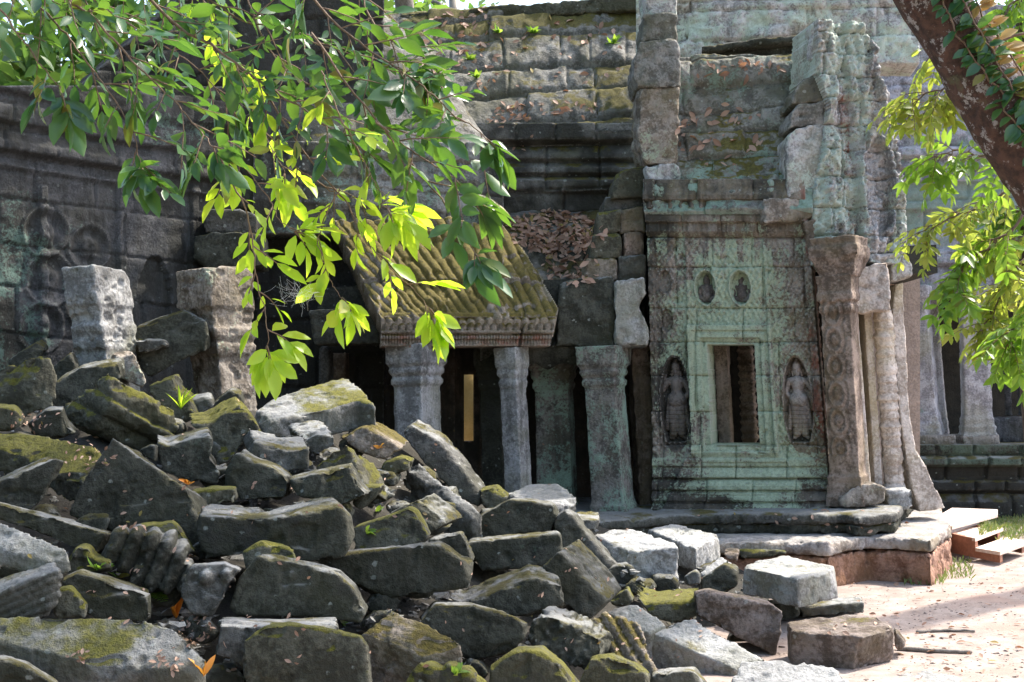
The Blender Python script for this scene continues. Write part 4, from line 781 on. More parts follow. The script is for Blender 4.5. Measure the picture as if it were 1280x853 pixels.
# --- bottom left
B('great foreground slab with grey top and two patches of yellow moss', [(-25, 772), (48, 768), (125, 770), (180, 775), (217, 785), (250, 812), (268, 830), (240, 838), (195, 838), (130, 834), (60, 816), (-25, 799)], .26, 'greymoss', -.1, T=True, n=(.0, -.85, 1), amp=.8, name='stone_block')
B('dark stone in the bottom left corner', [(-22, 822), (0, 823), (30, 832), (72, 858), (72, 880), (-22, 880)], (5, -5, .4), 'dark', -.1)
B('flat pale slab with a broken tip sticking out at the left edge', [(-22, 648), (0, 652), (82, 685), (92, 694), (72, 699), (58, 702), (35, 698), (-22, 677)], .10, 'pale', -.15, T=True, n=(-.1, -.75, 1))
B('long dark beam running down from the left edge under the triangular slab', [(-22, 624), (0, 629), (100, 655), (143, 667), (133, 697), (108, 693), (82, 684), (40, 664), (-22, 642)], (2, -4, .35), 'dark', .05, amp=.8)
B('fluted block with four rounded upright ribs', [(131, 697), (143, 667), (158, 664), (186, 669), (205, 670), (226, 684), (236, 710), (229, 737), (190, 737), (165, 732), (149, 707)], (6, -8, .35), 'dark', -.05, hf=ribs(1, .42, 22, .06))
B('mossy slab edge showing behind the fluted block', [(148, 668), (175, 657), (215, 651), (223, 657), (245, 692), (232, 694), (215, 672)], (3, -4, .3), 'moss', .1)
B('ragged mossy stone above the small green ferns', [(84, 702), (97, 683), (110, 684), (116, 697), (139, 701), (139, 714), (110, 718), (84, 722)], (4, -4, .3), 'moss', .05)
B('smooth dark block behind the great foreground slab', [(76, 724), (98, 714), (125, 722), (160, 734), (188, 743), (189, 774), (180, 778), (120, 774), (88, 754)], (4, -6, .4), 'dark', .05, amp=.7)
B('layered stone with flaking top at the left edge', [(-20, 746), (0, 741), (30, 728), (78, 713), (73, 746), (62, 770), (40, 775), (-20, 772)], (-8, -14, .4), 'grey', -.05, hf=ribs(.45, 1, 10, .014))
B('stepped mossy offcut beside the layered stone', [(68, 737), (88, 735), (96, 745), (108, 758), (106, 772), (68, 772)], (3, -4, .25), 'moss', .05)
# --- stones wedged into gaps
rg2 = np.random.default_rng(77)
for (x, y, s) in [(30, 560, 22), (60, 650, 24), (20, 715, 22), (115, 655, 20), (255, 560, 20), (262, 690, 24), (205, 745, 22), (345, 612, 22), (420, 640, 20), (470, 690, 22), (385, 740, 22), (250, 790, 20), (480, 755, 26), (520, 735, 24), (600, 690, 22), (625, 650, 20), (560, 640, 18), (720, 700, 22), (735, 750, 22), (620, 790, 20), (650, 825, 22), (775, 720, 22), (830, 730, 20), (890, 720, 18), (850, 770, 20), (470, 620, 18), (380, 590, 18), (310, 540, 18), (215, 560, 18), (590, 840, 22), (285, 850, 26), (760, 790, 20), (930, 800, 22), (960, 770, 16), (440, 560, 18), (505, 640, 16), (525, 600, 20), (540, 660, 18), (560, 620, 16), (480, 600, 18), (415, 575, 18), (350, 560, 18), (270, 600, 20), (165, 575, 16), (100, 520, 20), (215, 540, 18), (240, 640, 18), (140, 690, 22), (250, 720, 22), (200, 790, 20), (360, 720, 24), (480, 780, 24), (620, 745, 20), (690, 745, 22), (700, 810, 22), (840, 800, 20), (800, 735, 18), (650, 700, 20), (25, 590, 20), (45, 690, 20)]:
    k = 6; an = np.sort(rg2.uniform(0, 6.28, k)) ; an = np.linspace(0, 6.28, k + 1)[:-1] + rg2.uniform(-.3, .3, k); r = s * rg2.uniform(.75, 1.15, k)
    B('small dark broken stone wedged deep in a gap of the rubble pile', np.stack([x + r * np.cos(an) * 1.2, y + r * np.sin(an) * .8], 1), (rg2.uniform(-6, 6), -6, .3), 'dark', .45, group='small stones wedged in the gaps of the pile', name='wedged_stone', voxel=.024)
# ================================================================== leaves and trees
def leaves_mesh(L):
    """L: list of (pos, direction, normal, length, width, bend)"""
    T = np.array([0, .22, .5, .78, 1.0]); Wd = np.array([.06, .72, 1.0, .66, .03])
    p = np.array([l[0] for l in L]); d = np.array([l[1] for l in L]); n = np.array([l[2] for l in L]); ln = np.array([l[3] for l in L]); wd = np.array([l[4] for l in L]); bd = np.array([l[5] for l in L])
    d = d / np.linalg.norm(d, axis=1)[:, None]; s = np.cross(d, n); s /= np.linalg.norm(s, axis=1)[:, None] + 1e-9; n = np.cross(s, d)
    V = np.zeros((len(L), 15, 3))
    for i in range(5):
        c = p + d * (ln * T[i])[:, None] - n * (ln * bd * T[i] ** 2)[:, None]
        e = s * (wd * Wd[i] / 2)[:, None]; u = n * (wd * Wd[i] * .18)[:, None]
        V[:, i] = c; V[:, 5 + i] = c + e + u; V[:, 10 + i] = c - e + u
    F0 = np.array([[i, i + 1, 6 + i, 5 + i] for i in range(4)] + [[i + 1, i, 10 + i, 11 + i] for i in range(4)])
    return V.reshape(-1, 3), (F0[None] + 15 * np.arange(len(L))[:, None, None]).reshape(-1, 4)
def leaf_cards(L):
    p = np.array([l[0] for l in L]); d = np.array([l[1] for l in L]); n = np.array([l[2] for l in L]); ln = np.array([l[3] for l in L])[:, None]
    d = d / np.linalg.norm(d, axis=1)[:, None]; s = np.cross(d, n); s /= np.linalg.norm(s, axis=1)[:, None] + 1e-9; m = np.cross(s, d)
    V = np.stack([p, p + d * ln * .5 + s * ln * .22 + m * ln * .06, p + d * ln, p + d * ln * .5 - s * ln * .22 + m * ln * .06], 1)
    return V.reshape(-1, 3), (np.arange(4)[None] + 4 * np.arange(len(L))[:, None])
rl = np.random.default_rng(21)
L_DARK = leaf_mat('dark_green_leaf', (.030, .095, .045), (.06, .13, .045), .34, .30, ((.10, .24, .02), (.18, .34, .03)))  # darker partner: shade of the upper boughs is put into the green
L_LIT = leaf_mat('sunlit_tint_leaf', (.16, .30, .03), (.26, .38, .03), .62, .4, ((.52, .76, .03), (.68, .84, .06)))  # lime tone paints sunlight onto the lower sprigs
L_YEL = leaf_mat('yellowing_leaf', (.16, .23, .04), (.25, .28, .06), .6, .45, ((.38, .50, .05), (.50, .52, .09)))
L_GRN = leaf_mat('bright_leaf', (.09, .20, .03), (.14, .26, .04), .55, .35, ((.24, .44, .03), (.36, .52, .06)))
L_FOR = leaf_mat('forest_leaf', (.05, .11, .03), (.10, .17, .045), .45, .5, ((.12, .26, .03), (.22, .34, .05)))
BARK = plain_mat('twig_bark', (.12, .075, .045), (.22, .15, .10), 30, .85, .3)
BARKF = plain_mat('forest_bark', (.10, .085, .07), (.24, .21, .18), 4, .9, .6, (4, 4, 1))
def crown_leaves(blobs, n, size):
    out = []; wts = np.array([b[3] * b[4] for b in blobs]); wts = wts / wts.sum()
    for b, m in zip(blobs, rl.multinomial(n, wts)):
        k = max(4, int(m / 30)); cl = np.array(b[:3]) + rl.normal(0, .48, (k, 3)) * np.array([b[3], b[3], b[4]])
        for i in range(m):
            c = cl[rl.integers(k)]; q = c + rl.normal(0, .30, 3) * (.5 + .35 * b[3] ** .5)
            out.append((q, rl.normal(0, 1, 3) + np.array([0, 0, -.35]), rl.normal(0, .6, 3) + np.array([0, 0, 1]), size * rl.uniform(.6, 1.3)))
    return out
def forest_tree(label, base, top, r, blobs, n, size, group=None, cat='tree'):
    t = thing('forest_tree', label, cat, base, group); base, top = np.array(base, float), np.array(top, float)
    parts = [tube(smoothline([base, base + (top - base) * .35 + rl.normal(0, .15, 3), base + (top - base) * .7 + rl.normal(0, .2, 3), top], 16), np.linspace(r, r * .5, 16), 12)]
    for b in blobs:
        e = np.array(b[:3]); s = base + (top - base) * rl.uniform(.7, 1); parts.append(tube(smoothline([s, (s + e) / 2 + np.array([0, 0, .4]), e], 8), np.linspace(r * .35, .02, 8), 6))
    obj('trunk', *join(parts[:1]), BARKF, t); obj('limbs', *join(parts[1:]), BARKF, t)
    V, Fc = leaf_cards(crown_leaves(blobs, n, size)); obj('crown', V, Fc, L_FOR, t, smooth=False)
CANOPY = [  # out-of-view crowns, placed overhead to block sun on the ruin
 ('tall tree rising behind the vaulted roof with its unseen crown spread over the ruin', (-1.6, 21, 0), (-1.9, 17, 11.5), .22, [(-5.5, 14, 10, 2.4, .9), (-2.5, 13.5, 10, 2.4, .9), (-1, 11, 10, 2.2, .8), (-4.5, 10.5, 9.5, 2.2, .8), (.8, 14.5, 10.5, 2.0, .8), (-6.5, 11, 9.5, 2.2, .8)], 2700, .30),
 ('unseen tall tree added so its crown shades the fallen blocks', (9.6, 13.5, 0), (6, 11, 10.5), .34, [(3.2, 10.5, 9.2, 2.2, .8), (4.6, 8.4, 8.8, 1.9, .7), (2.0, 8.2, 8.8, 2.0, .7), (1.2, 10.6, 9.4, 2.0, .8), (-.6, 8.6, 9.0, 1.8, .7)], 2500, .28),
]
for a in CANOPY: forest_tree(*a, group=None)
for i, (x, y, h, s, lb) in enumerate([(-7.6, 16.5, 8, 1.9, 'dark forest tree just behind the enclosure wall at the top left'), (-5.6, 17.5, 9, 1.9, 'dark forest tree behind the wall between the hanging boughs and the upper wall'), (-13, 22, 9, 2.6, 'sunlit forest tree seen over the left end of the enclosure wall'), (-9.5, 25, 11, 2.8, 'forest tree beyond the enclosure wall near the hanging branch'), (-3.6, 27, 11, 2.6, 'pale forest tree beyond the gap above the vaulted roof'), (-1.2, 30, 12, 2.8, 'forest tree beyond the roof ridge at the top'), (7.5, 24, 8, 2.2, 'forest tree beyond the far gallery behind the leaning trunk'), (12, 26, 10, 2.6, 'forest tree beyond the far gallery at the right edge')]):
    forest_tree(lb, (x, y, 0), (x, y, h), .2, [(x + rl.normal(0, s * .5), y + rl.normal(0, s * .5), z, s, s * .8) for z in np.linspace(3, h, 5)], 2600, .40, 'forest trees behind the temple')
for i, (x, y, h, s) in enumerate([(-9.5, -3, 10, 3.2), (-5, -5, 10, 3.2), (-1.6, -5.5, 11, 2.8), (-11, 3, 10, 3.0), (-7.5, -9, 10, 3)]):  # unseen trees, added to keep low sky light off the stones
    forest_tree('unseen jungle tree added behind the viewpoint to block sky light', (x, y, 0), (x, y, h), .25, [(x + rl.normal(0, s * .3), y + rl.normal(0, s * .25), z, s, s * .7) for z in np.linspace(1.5, h, 5)], 2600, .6, 'trees added behind the viewpoint as light blockers')
HBC = [(-.35, 3.6, 5.0, .7, .3), (.45, 4.0, 5.2, .8, .3), (-1.2, 3.3, 4.9, .7, .3), (-.6, 4.6, 5.6, .8, .3)]  # unseen leaf clumps added overhead to shade the upper sprigs
def sprig(base, dirv, length, leaflen, nl, out, twigs, droop=.25, flat=.5, wid=.43):
    dirv = unit(dirv); pts = [np.array(base)]; dcur = dirv.copy()
    for i in range(6):
        pts.append(pts[-1] + dcur * length / 6); dcur = unit(dcur + np.array([0, 0, -droop * .22]) + rl.normal(0, .06, 3))
    twigs.append(tube(pts, np.linspace(.0022, .0009, 7), 5)); pts = np.array(pts)
    side = unit(np.cross(dirv, np.array([0, 0, 1.0]) + rl.normal(0, flat, 3)))
    up = unit(np.cross(side, dirv)); up = up if up[2] > 0 else -up
    for i in range(nl):
        t = (i + .8) / nl; q = pts[0] + 0; k = t * 6; j = min(int(k), 5); q = pts[j] + (pts[j + 1] - pts[j]) * (k - j); tan = unit(pts[min(j + 1, 6)] - pts[j])
        last = i >= nl - 2; ang = rl.uniform(.15, .5) if last else rl.uniform(.55, 1.0); sg = 1 if i % 2 else -1
        d = tan * math.cos(ang) + side * sg * math.sin(ang) + np.array([.05, 0, -.06]) + rl.normal(0, .16, 3)
        ln = leaflen * rl.uniform(.65, 1.2) * (.75 + .35 * t)
        out.append((q + unit(d) * .006, d, up + rl.normal(0, .38, 3), ln, ln * wid * rl.uniform(.85, 1.15), rl.uniform(.02, .25)))
# ---- overhanging branch top left
HB = thing('overhanging_branch', 'leafy branch hanging in from the top left with its lower sprigs glowing yellow green', 'branch', P(300, -60, 3.2))
BOUGHS = [  # points (px), depth start/end, spacing, kind
 ([(150, -40), (220, 30), (270, 62), (320, 100), (365, 130), (410, 155), (455, 190)], 3.3, 3.1, 10, 'm', 4.5),
 ([(-30, -20), (20, 35), (50, 85), (78, 120)], 3.0, 3.0, 30, 'm', 3),
 ([(40, -30), (110, 30), (160, 80), (215, 140), (255, 175), (275, 200)], 3.0, 2.9, 11, 'm', 3.5),
 ([(10, -40), (70, 30), (120, 90), (160, 150), (180, 215)], 3.1, 2.9, 14, 'm', 3),
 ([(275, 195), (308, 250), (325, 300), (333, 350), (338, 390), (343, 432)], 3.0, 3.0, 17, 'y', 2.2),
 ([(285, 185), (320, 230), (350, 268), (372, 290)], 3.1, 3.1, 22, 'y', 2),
 ([(360, -40), (430, 40), (490, 85), (555, 135), (600, 165)], 3.2, 3.0, 10, 'm', 3.5),
 ([(390, 40), (450, 130), (505, 200), (555, 260), (580, 295), (590, 315)], 3.1, 2.9, 24, 'm', 3),
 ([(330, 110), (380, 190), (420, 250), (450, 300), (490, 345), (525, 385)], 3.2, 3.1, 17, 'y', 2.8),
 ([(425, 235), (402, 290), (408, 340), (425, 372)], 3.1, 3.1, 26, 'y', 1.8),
 ([(210, -40), (290, 20), (360, 40), (430, 70), (500, 100)], 3.4, 3.2, 11, 'm', 3.2),
 ([(60, -40), (170, 40), (240, 80), (300, 150)], 3.5, 3.4, 11, 'm', 3),
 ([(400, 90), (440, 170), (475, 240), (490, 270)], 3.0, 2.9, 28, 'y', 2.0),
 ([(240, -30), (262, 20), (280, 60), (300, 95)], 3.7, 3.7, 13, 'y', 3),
 ([(440, -30), (470, 30), (520, 70), (545, 90)], 3.3, 3.2, 11, 'm', 3),
 ([(300, -30), (340, 60), (400, 120), (430, 160)], 3.6, 3.5, 15, 'm', 3),
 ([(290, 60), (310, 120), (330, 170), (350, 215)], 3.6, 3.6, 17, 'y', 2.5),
 ([(470, 150), (520, 190), (575, 230), (600, 255)], 3.0, 2.9, 17, 'm', 2.5),
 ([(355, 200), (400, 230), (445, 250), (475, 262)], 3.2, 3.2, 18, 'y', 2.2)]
tw, Lm, Ly = [], [], []
for pts, d0, d1, spc, kind, rr in BOUGHS:
    pp = smoothline(pts, 40); dd = np.linspace(d0, d1, 40); W3 = np.array([P(x, y, d) for (x, y), d in zip(pp, dd)]); W3 += np.cumsum(rl.normal(0, .0022, W3.shape), 0)
    tw.append(tube(W3, np.linspace(rr, .35 * rr, 40) * .0011, 6))
    seg = np.concatenate([[0], np.cumsum(np.linalg.norm(np.diff(pp, axis=0), axis=1))]); s = spc * .8; k = 0
    while s < seg[-1]:
        i = min(int(np.searchsorted(seg, s)), 38); q = W3[i]; tan = unit(W3[min(i + 1, 39)] - W3[i - 1 if i else 0]); sg = 1 if k % 2 else -1
        sd = unit(np.cross(tan, [0, 1.0, 0])); a = rl.uniform(.45, 1.15)
        dv = tan * math.cos(a) + sd * sg * math.sin(a) + np.array([.10, rl.normal(0, .55), -.12])
        if pts[0][1] < 0 and s < seg[-1] * .25: dv[2] -= .15
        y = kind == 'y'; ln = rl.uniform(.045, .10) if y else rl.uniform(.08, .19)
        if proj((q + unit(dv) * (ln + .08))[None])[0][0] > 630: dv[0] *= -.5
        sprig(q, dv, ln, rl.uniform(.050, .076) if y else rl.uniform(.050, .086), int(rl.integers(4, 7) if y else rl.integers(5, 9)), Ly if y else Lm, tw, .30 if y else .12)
        s += spc * rl.uniform(.7, 1.4) * 1.8; k += 1
    e = W3[-1]; tan = unit(W3[-1] - W3[-4])
    for j in range(3): sprig(e, tan + rl.normal(0, .35, 3), .05, .085, 5, Ly if kind == 'y' else Lm, tw, .5)
V, Fc = leaf_cards(crown_leaves(HBC, 700, .11)); obj('shade_leaves', V, Fc, L_DARK, HB, smooth=False)
obj('twigs', *join(tw), BARK, HB); obj('leaves', *leaves_mesh(Lm), L_DARK, HB, smooth=False); o = obj('leaves', *leaves_mesh(Ly), L_LIT, HB, smooth=False); o['label'] = 'young yellow green leaves'
# cobweb
cw = []
for i in range(70):
    a = rl.uniform(0, 6.28); c = np.array([372, 368]) + rl.normal(0, 1, 2) * np.array([9, 6]); e = c + np.array([math.cos(a), math.sin(a)]) * rl.uniform(4, 22)
    cw.append(tube([P(c[0], c[1], 3.06 + rl.normal(0, .01)), P((c[0] + e[0]) / 2 + rl.normal(0, 2), (c[1] + e[1]) / 2 + 1, 3.06 + rl.normal(0, .01)), P(e[0], e[1], 3.06 + rl.normal(0, .01))], .00022, 3))
tag(obj('cobweb', *join(cw), plain_mat('cobweb_silk', (.75, .75, .75), (.85, .85, .85), 5, .5, 0)), 'white tangled cobweb caught on the hanging yellow green twig', 'cobweb')
# ---- leaning tree on the right
LT = thing('leaning_tree', 'thick red-brown leaning trunk with white lichen patches in the top right corner', 'tree', (3.9, 5.4, 0))
b = NB('red_brown_bark'); tc = b.n('ShaderNodeTexCoord').outputs['Object']; n1 = b.noise(tc, 4, 7, .65); n2 = b.noise(tc, 22, 6, .65); n3 = b.noise(tc, 13, 8, .75)
c = b.mix(b.mr(n2, .35, .65), (.035, .019, .013), (.10, .052, .036)); c = b.mix(b.mr(n3, .545, .58), c, (.30, .28, .27)); c = b.mix(b.mr(n1, .6, .7), c, (.10, .10, .05))
bp = b.n('ShaderNodeBump', Strength=.8, Distance=.02, Height=b.math('ADD', n2, n3)).outputs[0]
sh = b.n('ShaderNodeBsdfPrincipled', Base__Color=c, Roughness=.9, Normal=bp); b.n('ShaderNodeOutputMaterial', Surface=sh.outputs[0]); BARKR = b.m
tp = [P(1075, -240, 4.9), P(1112, -110, 4.9), P(1168, 0, 4.9), P(1226, 96, 4.9), P(1294, 200, 4.9), P(1390, 350, 5.0), P(1560, 560, 5.1)]
base = np.array([tp[-1][0] + .35, 5.3, -.1]); LTP = smoothline(tp + [base], 60)
V, Fc = tube(LTP, np.interp(np.linspace(0, 1, 60), [0, .3, .6, 1], [.116, .128, .142, .23]), 24)
V = V + .03 * fbm(V * np.array([5, 5, 3]), 5, 4)[:, None] * unit([1, -1, 0]) + .008 * fbm(V * 24, 9, 3)[:, None]
obj('trunk', V, Fc, BARKR, LT)
tcr = LTP[0]; bl = [(tcr[0] - .2, 5.4, 6.2, .8, .4), (tcr[0] - 1.2, 6.2, 6.9, 1.0, .4), (tcr[0] + .9, 6.6, 6.8, 1.0, .4)]  # crown above the view, added to cast shade on the rubble
pr_ = [tube(smoothline([tcr, (tcr + np.array(q[:3])) / 2 + np.array([0, 0, .2]), np.array(q[:3])], 8), np.linspace(.08, .02, 8), 7) for q in bl]
obj('limbs', *join(pr_), BARKR, LT); V, Fc = leaf_cards(crown_leaves(bl, 900, .16)); obj('crown', V, Fc, L_FOR, LT, smooth=False)
# climbing plant on the trunk
CV = thing('climbing_plant', 'small oval leaved creeper climbing up the leaning trunk', 'plant', P(1160, 60, 4.7)); tw, Lv = [], []
for off, (i0, i1) in ((-.05, (6, 34)), (.02, (4, 36)), (.08, (10, 30))):
    pts = []
    for i in range(i0, i1):
        t = unit(LTP[i + 1] - LTP[i]); side = unit(np.cross(t, [0, 1, 0])); r = .137
        q = LTP[i] + side * (off + rl.normal(0, .01)); q = q + np.array([0, -1, 0]) * (math.sqrt(max(r * r - off * off, 0)) + .012); pts.append(q)
        for sg in (-1, 1):
            for _ in range(2):
                if rl.random() < .85:
                    d = side * sg + t * rl.normal(0, .25) + np.array([0, -.25, -.15]); ln = rl.uniform(.05, .085); Lv.append((q + t * rl.uniform(-.03, .03), d, np.array([0, -.6, .7]) + rl.normal(0, .3, 3), ln, ln * .55, .2))
    tw.append(tube(pts, .004, 5))
obj('stems', *join(tw), BARK, CV); nv_ = int(len(Lv) * .86); obj('leaves', *leaves_mesh(Lv[:nv_]), L_DARK, CV, smooth=False); o = obj('leaves', *leaves_mesh(Lv[nv_:]), leaf_mat('dry_creeper_leaf', (.34, .20, .06), (.42, .30, .10), .4), CV, smooth=False); o['label'] = 'ochre dying leaves'
# ---- leafy young tree at the right edge
YT = thing('young_tree', 'slender tree at the right edge with sunlit feathery leaves hanging before the far gallery', 'tree', (2.62, 5.9, 0)); tw, La, Lb = [], [], []
def pinnate(base, dirv, length, nl, ll, out):
    dirv = unit(dirv); pts = [np.array(base)]; dc = dirv.copy()
    for i in range(8): pts.append(pts[-1] + dc * length / 8); dc = unit(dc + np.array([0, 0, -.10]) + rl.normal(0, .03, 3))
    tw.append(tube(pts, np.linspace(.0022, .001, 9), 4)); side = unit(np.cross(dirv, np.array([0, 0, 1.0]) + rl.normal(0, .6, 3))); up = np.cross(side, dirv); up = up if up[2] > 0 else -up
    for i in range(nl):
        k = (i + 1) / nl * 8; j = min(int(k), 7); q = pts[j] + (pts[j + 1] - pts[j]) * (k - j)
        for sg in (-1, 1):
            d = side * sg * .9 + unit(pts[j + 1] - pts[j]) * .6 + np.array([0, 0, -.2]) + rl.normal(0, .12, 3); ln = ll * rl.uniform(.8, 1.15); out.append((q, d, up + rl.normal(0, .3, 3), ln, ln * .38, rl.uniform(0, .2)))
    out.append((pts[-1], dc, up, ll, ll * .4, .1))
for pts, d0, nrep, kind in [([(1310, 60), (1240, 90), (1180, 110), (1125, 130)], 5.2, 13, 'a'), ([(1290, 40), (1200, 60), (1160, 70)], 5.3, 5, 'a'), ([(1310, 170), (1245, 195), (1190, 190), (1165, 200)], 5.4, 9, 'b'), ([(1310, 200), (1240, 250), (1185, 275), (1150, 290)], 5.5, 11, 'a'),
        ([(1310, 240), (1250, 300), (1210, 330), (1190, 365)], 5.4, 12, 'b'), ([(1310, 300), (1265, 340), (1240, 390), (1225, 420)], 5.6, 12, 'a'), ([(1310, 330), (1280, 390), (1265, 415), (1258, 432)], 5.3, 9, 'b'), ([(1320, 370), (1290, 405), (1278, 430)], 5.5, 7, 'b'), ([(1320, 230), (1275, 260), (1240, 270)], 5.8, 10, 'b'), ([(1310, 280), (1270, 300), (1230, 300)], 5.7, 9, 'a'),
        ([(1330, -40), (1260, 10), (1245, 60)], 5.8, 8, 'b'), ([(1330, 20), (1275, 60), (1262, 120)], 5.9, 8, 'b'), ([(1330, 330), (1290, 350), (1262, 360)], 5.8, 9, 'a'), ([(1310, 90), (1230, 105), (1150, 150)], 5.3, 6, 'a')]:
    W3 = np.array([P(x, y, d0) for x, y in smoothline(pts, 24)]) + rl.normal(0, .006, (24, 3)); tw.append(tube(W3, np.linspace(.008, .002, 24), 5)); jt = P(1284, pts[0][1] + 25, 5.9); tw.append(tube([jt, (jt + W3[0]) / 2 + np.array([.05, 0, .03]), W3[0]], [.012, .010, .008], 6))
    nrep = int(nrep * 2.1)
    for i in range(nrep):
        k = int(5 + 18 * (i + rl.random()) / nrep); k = min(k, 23); t = unit(W3[k] - W3[max(k - 2, 0)]); dv = t * .6 + np.array([rl.normal(-.15, .5), rl.normal(0, .6), rl.normal(-.25, .45)])
        pinnate(W3[k], dv, rl.uniform(.13, .22), int(rl.integers(4, 6)), rl.uniform(.06, .085) if kind == 'b' else rl.uniform(.055, .07), La if kind == 'a' else Lb)
tb = [np.array([2.62, 5.9, -.05]), P(1288, 500, 5.9), P(1284, 250, 5.9), P(1280, 80, 5.9), P(1276, -90, 5.9), P(1270, -260, 6)]
obj('trunk', *tube(smoothline(tb, 30), np.linspace(.05, .026, 30), 10), plain_mat('dark_sapling_bark', (.05, .03, .02), (.10, .07, .05), 20, .9, .4, (3, 3, 1)), YT)
obj('twigs', *join(tw), BARK, YT); obj('leaves', *leaves_mesh(La), L_YEL, YT, smooth=False); obj('leaves', *leaves_mesh(Lb), L_GRN, YT, smooth=False)
# ================================================================== small plants, litter and sticks, set on the surfaces they grow on
bpy.context.view_layer.update(); DG_ = bpy.context.evaluated_depsgraph_get()
HITN = ['']
SKIP = ('leaves', 'shade_leaves', 'twigs', 'branches', 'trunk', 'crown', 'limbs', 'stems', 'cobweb')
def hit(px, py):
    v = unit(ray(px, py)); o = Vector(CAM)
    for _ in range(12):
        ok, loc, nr, idx, ob, mx = SC.ray_cast(DG_, o, Vector(v))
        if not ok: return None, None
        if not ob.name.startswith(SKIP):
            HITN[0] = ob.name; return np.array(loc), np.array(nr)
        o = loc + Vector(v) * .004
    return None, None
DRY = leaf_mat('dry_leaf', (.26, .15, .10), (.46, .31, .23), .2, .7, ((.3, .12, .05), (.4, .2, .1)))
def litter(name, regions, size, label, cat, mat=DRY):
    L = []
    for (x, y, rx, ry, n) in regions:
        for _ in range(n):
            a, r = rl.uniform(0, 6.28), math.sqrt(rl.random()); loc, nr = hit(x + rx * r * math.cos(a), y + ry * r * math.sin(a))
            if loc is None or nr[2] < .12: continue
            d = rl.normal(0, 1, 3); d = d - nr * (d @ nr) * .85; ln = size * rl.uniform(.6, 1.3); L.append((loc + nr * .012, d, nr + rl.normal(0, .45, 3), ln, ln * .5, rl.uniform(-.3, .4)))
    if L: o = obj(name, *leaves_mesh(L), mat, smooth=False); tag(o, label, cat, kind='stuff')
litter('fallen_leaves', [(695, 290, 60, 25, 520), (720, 330, 40, 30, 160), (600, 60, 30, 60, 60), (640, 160, 30, 30, 60), (690, 140, 70, 12, 40), (930, 90, 70, 12, 50), (900, 170, 60, 40, 70), (560, 60, 40, 50, 50), (690, 70, 90, 50, 60)], .10, 'brown fallen leaves gathered on the roofs and gutter', 'fallen leaves')
litter('fallen_leaves', [(245, 785, 20, 22, 60), (40, 525, 35, 14, 40), (110, 568, 35, 22, 40), (95, 822, 18, 7, 12), (205, 830, 20, 12, 22), (165, 662, 16, 6, 12), (235, 700, 10, 10, 10), (520, 428, 30, 5, 30), (400, 640, 380, 210, 150), (780, 750, 120, 90, 50)], .032, 'small dry leaves scattered over the fallen blocks', 'fallen leaves')
litter('fallen_leaves', [(1170, 770, 140, 80, 90), (1150, 800, 120, 50, 40), (1000, 650, 150, 20, 40)], .055, 'dry leaves dotted over the sandy path', 'fallen leaves')
def tuft(name, px, py, n, ln, wid, mat, label, cat, up=1.0, spread=.7, group=None, fern=False, dz=0):
    loc, nr = hit(px, py)
    if loc is None: return
    L, tws = [], []
    for i in range(n):
        d = np.array([rl.normal(0, spread), rl.normal(0, spread) - .25, up]); l = ln * rl.uniform(.65, 1.2)
        if fern:
            pts = [loc + unit(d) * l * t + np.array([0, 0, -.35 * l * t * t]) for t in np.linspace(0, 1, 9)]; tws.append(tube(pts, .0015, 4)); sd = unit(np.cross(d, [0, 0, 1]))
            for k in range(1, 9):
                for sg in (-1, 1): q = l * .28 * math.sin(k / 9 * 3.0) + .006; L.append((pts[k], sd * sg + unit(d) * .35, np.array([0, -.4, 1.0]), q, q * .4, .1))
        else: L.append((loc, d, np.array([0, -.5, .6]) + rl.normal(0, .4, 3), l, l * wid, rl.uniform(.1, .5)))
    V, Fc = leaves_mesh(L)
    o = obj(name, V, Fc, mat, origin=loc, smooth=False); tag(o, label, cat, group)
    if tws: obj('stem', *join(tws), mat, o, smooth=False)
def chips(n):
    Vs, Fs, k = [], [], 0
    while k < n:
        x, y = rl.uniform(-20, 960), rl.uniform(450, 860)
        if y < np.interp(x, _xs, _yt) + 25: continue
        loc, nr = hit(x, y); k += 1
        if not HITN[0].startswith(('rubble', 'wedged')): continue
        if loc is None or nr[2] < .35 or (fb2(np.array([x]), np.array([y]), 60, 3, 2)[0] < -.05): continue
        r = rl.uniform(.012, .045) * (1 if rl.random() < .8 else 1.6); q = rl.normal(0, 1, (7, 3)); q /= np.linalg.norm(q, axis=1)[:, None]; q *= np.array([1.2, 1, .7]) * r
        bm = bmesh.new(); [bm.verts.new(v) for v in q]; bmesh.ops.convex_hull(bm, input=bm.verts); bm.verts.index_update()
        Vs.append((np.array([v.co[:] for v in bm.verts]) + loc, [tuple(v.index for v in f.verts) for f in bm.faces])); bm.free()
    V, Fc = join(Vs); tag(obj('stone_chips', V, Fc, M['grey'], smooth=False), 'small stone chips lying in the crevices of the rubble pile', 'stone chips', kind='stuff')
chips(5000)
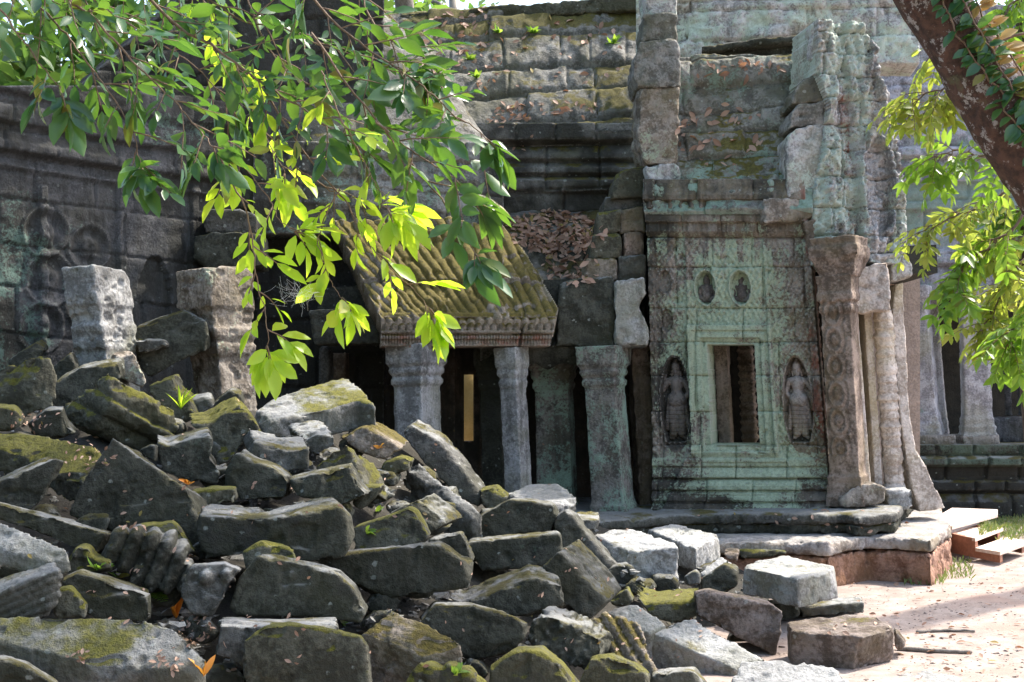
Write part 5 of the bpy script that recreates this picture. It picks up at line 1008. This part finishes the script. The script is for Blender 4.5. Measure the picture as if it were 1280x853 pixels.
def pebbles(n):
    Vs = []
    for _ in range(n):
        x, y = rl.uniform(960, 1300), rl.uniform(690, 860); loc, nr = hit(x, y)
        if loc is None or HITN[0] != 'ground' or fb2(np.array([x]), np.array([y * 2]), 70, 41, 2)[0] < -.1 and rl.random() < .7: continue
        r = rl.uniform(.004, .013) * (2 if rl.random() < .06 else 1); q = rl.normal(0, 1, (7, 3)); q /= np.linalg.norm(q, axis=1)[:, None]; q *= np.array([1.2, 1, .6]) * r
        bm = bmesh.new(); [bm.verts.new(v) for v in q]; bmesh.ops.convex_hull(bm, input=bm.verts); bm.verts.index_update()
        Vs.append((np.array([v.co[:] for v in bm.verts]) + loc, [tuple(v.index for v in f.verts) for f in bm.faces])); bm.free()
    V, Fc = join(Vs); tag(obj('pebbles', V, Fc, plain_mat('pebble_stone', (.12, .085, .07), (.30, .24, .20), 30), smooth=False), 'small pebbles and grit on the sandy path', 'pebbles', kind='stuff')
pebbles(1500)
L_ORG = leaf_mat('orange_leaf', (.62, .20, .03), (.72, .34, .05), .4, .5, ((.7, .25, .03), (.8, .4, .05)))
tuft('fern', 190, 744, 6, .13, .3, L_GRN, 'small feathery green fern above the great foreground slab', 'fern', .5, .9, fern=True)
tuft('seedling', 122, 712, 9, .085, .4, L_GRN, 'bright green leafy seedling on the mossy stone left of the feathery fern', 'plant', .6, .7)
tuft('seedling', 146, 722, 7, .09, .35, L_GRN, 'bright green drooping seedling touching the feathery fern', 'plant', .4, .8)
tuft('withered_plant', 220, 774, 9, .15, .28, L_ORG, 'orange withered plant standing behind the great foreground slab', 'plant', 1, .35)
tuft('withered_plant', 236, 606, 6, .12, .3, L_ORG, 'orange withered leaves on the mossy rim of the triangular slab', 'plant', .8, .7)
tuft('withered_plant', 475, 560, 4, .07, .5, L_ORG, 'orange leaf caught on the ochre mossy block', 'plant', .5, .6)
tuft('withered_plant', 254, 846, 5, .10, .3, L_ORG, 'orange withered sprig at the bottom edge beside the square mossy block', 'plant', 1, .4)
tuft('grass_tuft', 226, 512, 16, .17, .12, L_LIT, 'bright green grass tuft on the mossy stepped stone', 'grass', 1, .45)
tuft('seedling', 130, 545, 5, .09, .3, L_GRN, 'small green seedling on the slab strewn with dry leaves', 'plant', 1, .4)
tuft('seedling', 458, 668, 6, .085, .5, L_GRN, 'round leaved green seedling on the grey faced block', 'plant', .5, .8)
tuft('seedling', 570, 843, 6, .06, .5, L_GRN, 'green seedling on the ridged stone at the bottom edge', 'plant', .6, .7)
tuft('seedling', 432, 782, 8, .06, .4, L_GRN, 'little green plant between the pale topped block and the sunlit slab', 'plant', .8, .6)
tuft('seedling', 470, 640, 5, .06, .5, L_GRN, 'green sprout behind the grey faced block', 'plant', .8, .5)
for x, y, lb in ((585, 75, 'green plant rooted in the roof valley, lowest of the roof plants'), (596, 98, 'green creeper sprig in the roof valley beside the vaulted roof'), (767, 55, 'bushy green plant on the back roof near the edge stones'), (622, 42, 'small green plant on the back roof under the ridge'), (665, 42, 'tiny bright plant on the top course of the back roof')):
    tuft('roof_plant', x, y, 14, .13, .4, L_GRN, lb, 'plant', .6, .8)
L_GRS = leaf_mat('short_grass', (.09, .15, .035), (.19, .20, .07), .35, .6, ((.16, .28, .04), (.28, .30, .08)))
def grassfield(regions, n, label):
    L = []
    for _ in range(n):
        x0, x1, y0, y1 = regions[rl.integers(len(regions))]; loc, nr = hit(rl.uniform(x0, x1), rl.uniform(y0, y1))
        if loc is None or nr[2] < .5 or loc[2] > .25: continue
        l = rl.uniform(.03, .09); L.append((loc - np.array([0, 0, .004]), np.array([rl.normal(0, .5), rl.normal(0, .5), 1]), np.array([rl.normal(), -1, .2]), l, .012, .2))
    if L: tag(obj('grass', *leaves_mesh(L), L_GRS, smooth=False), label, 'grass', kind='stuff')
grassfield([(1225, 1300, 636, 676), (1225, 1300, 640, 672)], 2200, 'short grass behind the wooden steps')
grassfield([(1150, 1215, 702, 724), (1130, 1180, 712, 732)], 500, 'thin grass at the foot of the platform beside the steps')
def stick(pts, r, label):
    q = []
    for x, y in smoothline(pts, 14): loc, nr = hit(x, y); q.append(loc + np.array([0, 0, r * .8]))
    V, Fc = tube(np.array(q), np.linspace(r, r * .6, 14), 8); V += .006 * fbm(V * 20, 3, 3)[:, None]; tag(obj('stick', V, Fc, BARKF), label, 'stick')
stick([(1146, 792), (1185, 790), (1219, 791)], .014, 'dark straight stick lying on the sandy path')
stick([(1122, 813), (1165, 816), (1215, 818)], .018, 'pale root like stick half sunk in the sand near the lone corner block')
